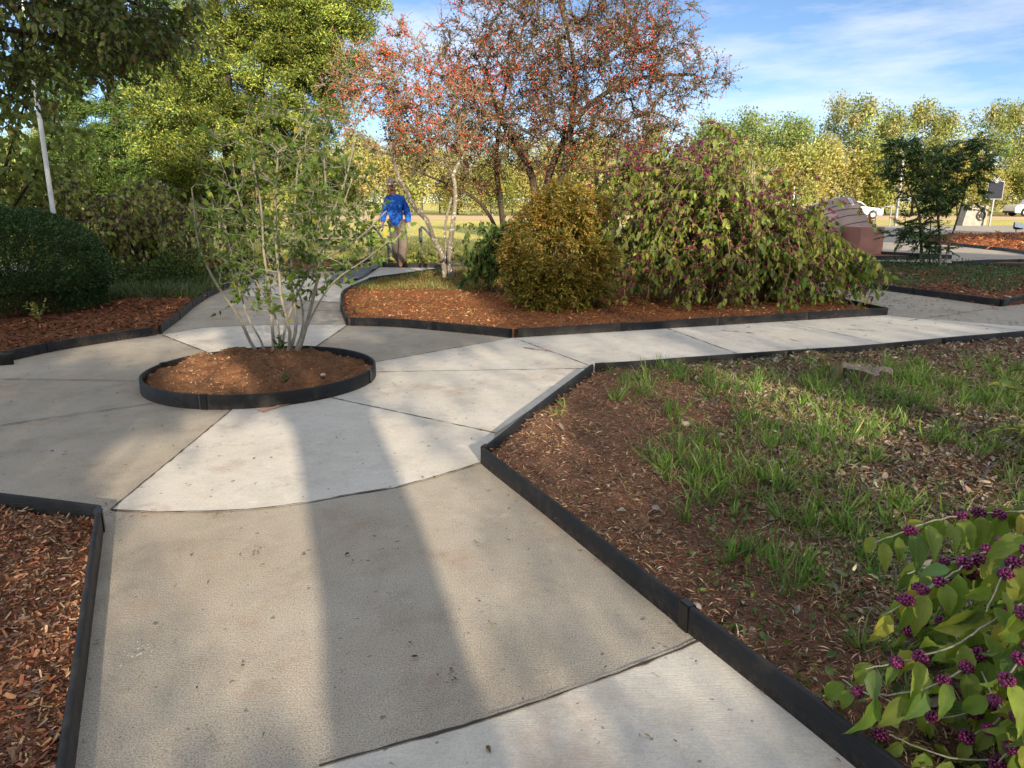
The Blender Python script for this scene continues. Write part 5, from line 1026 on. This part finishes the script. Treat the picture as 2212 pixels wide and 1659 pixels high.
def marker():
    c = P(2137, 488); Y0 = c[1]; k = Y0 / F; root = empty('historical_marker', (c[0], Y0, 0), 'dark blue plaque with silver lettering on a grey post', 'sign'); zt = lambda y_: (435 - y_) * k * .985 + 1.42
    bm = bmesh.new(); cyl(bm, (0, 0, -.05), (0.02, 0, zt(428)), .06, .06, 12); o = fin(bm, 'post', M['steel'], None); o.parent = root
    z0, z1, hw = zt(430), zt(395), .46
    ol = [(-hw, z0), (hw, z0), (hw, z1), (hw - .14, z1 + .03), (.22, z1 + .06)] + [(.22 * math.cos(a), z1 + .08 + .19 * math.sin(a)) for a in np.linspace(.25, math.pi - .25, 10)] + [(-.22, z1 + .06), (-hw + .14, z1 + .03), (-hw, z1)]
    def slab(nm, sc, y0, y1, mt):
        bm = bmesh.new(); cz = (z0 + z1) / 2; f_ = bm.faces.new([bm.verts.new((a * sc[0], y0, cz + (b_ - cz) * sc[1])) for a, b_ in ol]); r = bmesh.ops.extrude_face_region(bm, geom=[f_]); bmesh.ops.translate(bm, vec=(0, y1 - y0, 0), verts=[v for v in r['geom'] if isinstance(v, bmesh.types.BMVert)]); o = fin(bm, nm, mt, None); o.parent = root
    slab('frame', (1.035, 1.025), -.07, -.02, M['steel']); slab('plate', (.97, .975), -.078, -.06, M['navy'])
    bm = bmesh.new()
    for i in range(11):
        z = z1 - .10 - i * (z1 - z0 - .2) / 11; wd = (.62 if i < 2 else .78) - (.25 if i == 10 else 0); x = -wd / 2
        while x < wd / 2 - .02: l = rng.uniform(.03, .09); l = min(l, wd / 2 - x); box(bm, (x + l / 2, -.081, z), (l, .006, .026)); x += l + .018
    o = fin(bm, 'lettering', M['letter'], None); o.parent = root
    bm = bmesh.new(); V = []
    for i in range(24): a = 2 * math.pi * i / 24; V.append([bm.verts.new((math.cos(a) * r_, -.085, z1 + .08 + math.sin(a) * r_)) for r_ in (.135, .115)])
    for i in range(24): bm.faces.new((V[i][0], V[i][1], V[(i + 1) % 24][1], V[(i + 1) % 24][0]))
    bm.faces.new([bm.verts.new((a, -.085, z1 + .08 + b_)) for a, b_ in ((-.03, .09), (.01, .09), (.01, .03), (.08, .03), (.075, -.02), (.01, -.09), (-.03, -.03), (-.08, -.01), (-.03, .02))]); o = fin(bm, 'medallion', M['silver'], None); o.parent = root
marker()
def poles():
    c = D(111, 430, 10.9); root = empty('white_pole', (c[0], 10.9, 0), 'tall plain white pole among the foliage at the left edge', 'pole'); bm = bmesh.new(); cyl(bm, (c[0], 10.9, -.05), (c[0], 10.9, 4.6), .034, .028, 20); fin(bm, 'shaft', M['white_paint'], root)
    bm = bmesh.new(); cyl(bm, (c[0], 10.9, 0), (c[0], 10.9, .14), .09, .07, 16); fin(bm, 'base_flange', M['steel'], root)
    c = P(1934, 488); root = empty('grey_pole', c, 'slim grey pole rising behind the dark small tree', 'pole'); bm = bmesh.new(); cyl(bm, c + [0, 0, -.05], c + [0, 0, 3.1], .09, .085, 14); fin(bm, 'shaft', M['steel'], root)
    bm = bmesh.new(); cyl(bm, c + [0, 0, 3.102], c + [0, 0, 4.1], .07, .06, 14); fin(bm, 'upper_shaft', M['white_paint'], root)
    c = P(1709, 492); root = empty('white_post', c, 'thin white post seen over the big berry shrub', 'pole'); bm = bmesh.new(); cyl(bm, c, c + [0, 0, 2.2], .04, .04, 10); fin(bm, 'shaft', M['white_paint'], root)
poles()
def handrail(label, wpts, posts, r, mat):
    root = empty('handrail', (*wpts[0][:2], 0), label, 'handrail', 'metal handrails'); tubes('rail', [(smooth_line(wpts, .05), r)], M[mat], root, 8)
    for p in posts: tubes('post', [(np.array([[p[0], p[1], -.05], [p[0], p[1], p[2] * .5], p]), r)], M[mat], root, 8)
h_ = lambda a, b_, Y: D(a, b_, Y)
handrail('grey handrail with a sloping end beside the granite monument', [h_(1931, 446, 44), h_(1912, 447, 44), h_(1893, 456, 43), h_(1877, 462, 42)], [h_(1926, 447, 44), h_(1893, 456, 43)], .035, 'steel')
handrail('sloping handrail left of the worker in the blue shirt', [h_(799, 497, 19), h_(802, 490, 19), h_(812, 496, 18.9), h_(840, 532, 18.3), h_(846, 545, 18.2)], [h_(800, 492, 19), h_(838, 530, 18.3)], .03, 'steel')
handrail('sloping handrail right of the worker, behind the leaning trunk', [h_(908, 500, 20.5), h_(910, 491, 20.5), h_(920, 497, 20.3), h_(946, 532, 19.6), h_(952, 545, 19.5)], [h_(909.5, 492, 20.5), h_(944, 530, 19.6)], .03, 'steel')
c = h_(909, 507, 20.45); root = empty('meter_box', c, 'grey utility tube fixed on the far handrail post', 'utility box'); bm = bmesh.new(); cyl(bm, c + [0, -.07, -.16], c + [0, -.07, .16], .05, .05, 14); cyl(bm, c + [0, -.07, .16], c + [0, -.07, .19], .055, .03, 14); fin(bm, 'housing', M['steel'], root)
bm = bmesh.new(); cyl(bm, c + [0, -.07, -.20], c + [0, -.07, -.162], .03, .045, 12); fin(bm, 'end_cap', M['dark_metal'], root)
def flood():
    c = P(2194, 508); k = c[1] / F; root = empty('floodlight', c, 'small black floodlight with a pale lens on the orange mulch bed rim', 'floodlight'); x, y = c[:2]
    bm = bmesh.new(); R_ = Matrix.Rotation(math.radians(-28), 3, 'X') @ Matrix.Rotation(math.radians(12), 3, 'Y'); r = bmesh.ops.create_cube(bm, size=1)
    for v in r['verts']: s = 1 if v.co.y < 0 else .45; v.co = R_ @ Vector((v.co.x * .42 * s, v.co.y * .26, v.co.z * .30 * s)) + Vector((x, y, .36))
    bmesh.ops.bevel(bm, geom=bm.edges[:], offset=.02, segments=2, affect='EDGES'); fin(bm, 'housing', M['dark_metal'], root)
    bm = bmesh.new(); r = bmesh.ops.create_cube(bm, size=1)
    for v in r['verts']: v.co = R_ @ Vector((v.co.x * .36, v.co.y * .02 - .135, v.co.z * .24)) + Vector((x, y, .36))
    fin(bm, 'lens', M['lens'], root); bm = bmesh.new(); cyl(bm, (x, y, 0), (x, y, .07), .06, .05); cyl(bm, (x, y, .07), (x - .03, y, .26), .02); fin(bm, 'bracket', M['dark_metal'], root)
    c = P(2187, 509); root = empty('concrete_footing', c, 'low concrete footing block next to the floodlight', 'footing'); bm = bmesh.new(); box(bm, (c[0] - .25, c[1] - .45, .05), (.9, .3, .14), None, .015); box(bm, (c[0] - .25, c[1] - .45, .14), (.8, .22, .05), None, .01); fin(bm, 'block', M['stone'], root)
flood()
def vehicle(name, label, loc, rz, prof, cab, wheels, wd, wr, cat, group=None):
    root = empty(name, loc, label, cat, 'white vehicles beyond the lawn', rz)
    def ext(nm, pts, w, mt, bev):
        bm = bmesh.new(); f_ = bm.faces.new([bm.verts.new((a, -w / 2, b_)) for a, b_ in pts]); r = bmesh.ops.extrude_face_region(bm, geom=[f_]); bmesh.ops.translate(bm, vec=(0, w, 0), verts=[v for v in r['geom'] if isinstance(v, bmesh.types.BMVert)])
        if bev: bmesh.ops.bevel(bm, geom=bm.edges[:], offset=bev, segments=2, affect='EDGES')
        o = fin(bm, nm, mt, None, False); o.parent = root; return o
    ext('body', prof, wd, M['carwhite'], .05); ext('cabin', cab, wd * .86, M['carwhite'], .05)
    cx = sum(a for a, _ in cab) / len(cab); cz = sum(b_ for _, b_ in cab) / len(cab); ext('window', [(cx + (a - cx) * .9, cz + (b_ - cz) * .72) for a, b_ in cab], wd * .868, M['glass'], 0)
    for x in wheels:
        for s in (-1, 1):
            bm = bmesh.new(); cyl(bm, (x, s * (wd / 2 - .12), wr), (x, s * (wd / 2 + .012), wr), wr, wr, 24); o = fin(bm, 'wheel', M['tyre'], None); o.parent = root
            bm = bmesh.new(); cyl(bm, (x, s * (wd / 2 + .002), wr), (x, s * (wd / 2 + .022), wr), wr * .62, wr * .55, 20); q = fin(bm, 'rim', M['silver'], None); q.parent = o
            bm = bmesh.new(); V = []
            for i in range(13):
                a = math.pi * i / 12; V.append([bm.verts.new((x + math.cos(a) * r_, s * (wd / 2 + .004), wr + math.sin(a) * r_)) for r_ in (wr * 1.0, wr * 1.2)])
            for i in range(12): bm.faces.new((V[i][0], V[i][1], V[i + 1][1], V[i + 1][0]))
            q = fin(bm, 'wheel_arch', M['tyre'], None); q.parent = root
    fx = min(a for a, _ in prof)
    for s in (-1, 1): bm = bmesh.new(); box(bm, (fx + .03, s * wd * .38, .78), (.12, .3, .16), None, .02); o = fin(bm, 'headlight', M['lens'], None); o.parent = root
    bm = bmesh.new(); box(bm, (fx - .02, 0, .42), (.12, wd * .9, .16), None, .02); o = fin(bm, 'bumper', M['dark_metal'], None); o.parent = root
c = D(2176, 462, 74)
vehicle('pickup_truck', 'white pickup truck nose at the right edge of the photo', (c[0] + .1, 74, 0), 0, [(0, .35), (0, .85), (.15, 1.05), (1.35, 1.15), (5.6, 1.2), (5.6, .45)], [(1.35, 1.1), (1.95, 1.78), (3.6, 1.8), (3.85, 1.15)], (1.0, 4.5), 1.95, .40, 'pickup truck')
c = D(1897, 470, 64)
vehicle('parked_car', 'white car half hidden behind the leaning granite monument', (c[0] - .05, 64, 0), math.pi, [(0, .3), (0, .72), (.3, .86), (1.3, .95), (4.5, .98), (4.6, .4)], [(1.2, .92), (1.9, 1.42), (3.3, 1.44), (4.1, .96)], (.85, 3.6), 1.8, .33, 'car')
def stump():
    c = P(1878, 845) + [0, .12, .0]; root = empty('tree_stump', (c[0], c[1], .05), 'weathered grey tree stump with a short broken stub in the grassy bed', 'tree stump')
    n = 64; a = np.linspace(0, 2 * np.pi, n, endpoint=False); rr_ = .21 * (1 + .12 * np.sin(3 * a + 1) + .09 * np.sin(7 * a) + .04 * rng.normal(size=n)); L = []
    for h, s in ((-.03, 1.3), (.03, 1.14), (.075, 1.02), (.115, .97)): z = h + (.006 * rng.normal(size=n) + .02 * (-np.cos(a)) + .012 * np.sin(5 * a)) * (h > .05); L.append(np.stack([np.cos(a) * rr_ * s * (1 + .03 * rng.normal(size=n)), np.sin(a) * rr_ * s * .75, z], 1))
    V = np.vstack(L); q = [(k * n + i, k * n + (i + 1) % n, (k + 1) * n + (i + 1) % n, (k + 1) * n + i) for k in range(3) for i in range(n)]; o = mk('bark_side', V + [c[0], c[1], .035], np.array(q), M['bark_dark'], root)
    T = [L[3]] + [L[3] * [s, s, 1] + [0, 0, dz] for s, dz in ((.8, .012), (.55, -.004), (.25, .006))]; T = [t + np.c_[np.zeros((n, 2)), rng.normal(size=n) * .004] for t in T]; T[0] = L[3]; V = np.vstack(T + [np.array([[0, 0, .11]])]); q = [(k * n + i, k * n + (i + 1) % n, (k + 1) * n + (i + 1) % n) for k in range(3) for i in range(n)] + [(k * n + i, (k + 1) * n + (i + 1) % n, (k + 1) * n + i) for k in range(3) for i in range(n)] + [(3 * n + i, 3 * n + (i + 1) % n, 4 * n) for i in range(n)]
    M['cut'] = barkmat('weathered cut wood', (.12, .10, .085), (.26, .235, .20), 30); mk('cut_top', V + [c[0], c[1], .035], np.array(q), M['cut'], root)
    s0 = P(1806, 828, .05); tubes('stub', [(np.array([s0 + [.0, 0, -.03], s0 + [0, 0, .04], s0 + [.012, .01, .11], s0 + [.006, 0, .185]]), [.055, .040, .034, .022])], M['bark_tan'], root, 9)
stump()
def cloth():
    ln = [(726, 613), (752, 603), (775, 592), (795, 580), (812, 568)]; C_ = smooth_line([P(a, b_) for a, b_ in ln], .08); t = nrm(np.gradient(C_, axis=0)); s = np.stack([-t[:, 1], t[:, 0], 0 * t[:, 0]], 1); n = len(C_); m = 9; V = []
    for i in range(n):
        w = .26 * (1 - .25 * i / n)
        for j in range(m): u = j / (m - 1) * 2 - 1; V.append(C_[i] + s[i] * u * w + np.array([0, 0, .022 + .05 * max(0, math.sin(u * 5 + i * .25)) * (1 - .6 * i / n) + .012 * vnoise(i * .3, j * .5, 1, 2)]))
    V = np.array(V); q = [(i * m + j, i * m + j + 1, (i + 1) * m + j + 1, (i + 1) * m + j) for i in range(n - 1) for j in range(m - 1)]
    o = mk('landscape_cloth', V, np.array(q), M['fabric'], None, None, True); md = o.modifiers.new('t', 'SOLIDIFY'); md.thickness = .006; tag(o, 'crumpled grey cloth strip lying on the path left of the middle bed', 'cloth')
cloth()
def stone(loc, r, label, col):
    bm = bmesh.new(); bmesh.ops.create_icosphere(bm, subdivisions=3, radius=r)
    for v in bm.verts: v.co *= 1 + .22 * (float(vnoise(v.co.x * 30 + 9, v.co.y * 30 + v.co.z * 20, 1, 3)) - .5); v.co.z *= .6
    bmesh.ops.translate(bm, vec=Vector(loc), verts=bm.verts); o = fin(bm, 'stone', simple('pebble', col, .9, .3, 30), None, True); tag(o, label, 'stone')
q = P(700, 842); stone((q[0], q[1], .12), .022, 'small pale stone on the right side of the round soil mound', (.45, .40, .32))
q = P(1480, 935); stone((q[0], q[1], .06), .03, 'small pale stone among the leaf litter near the grass tufts', (.42, .36, .28))
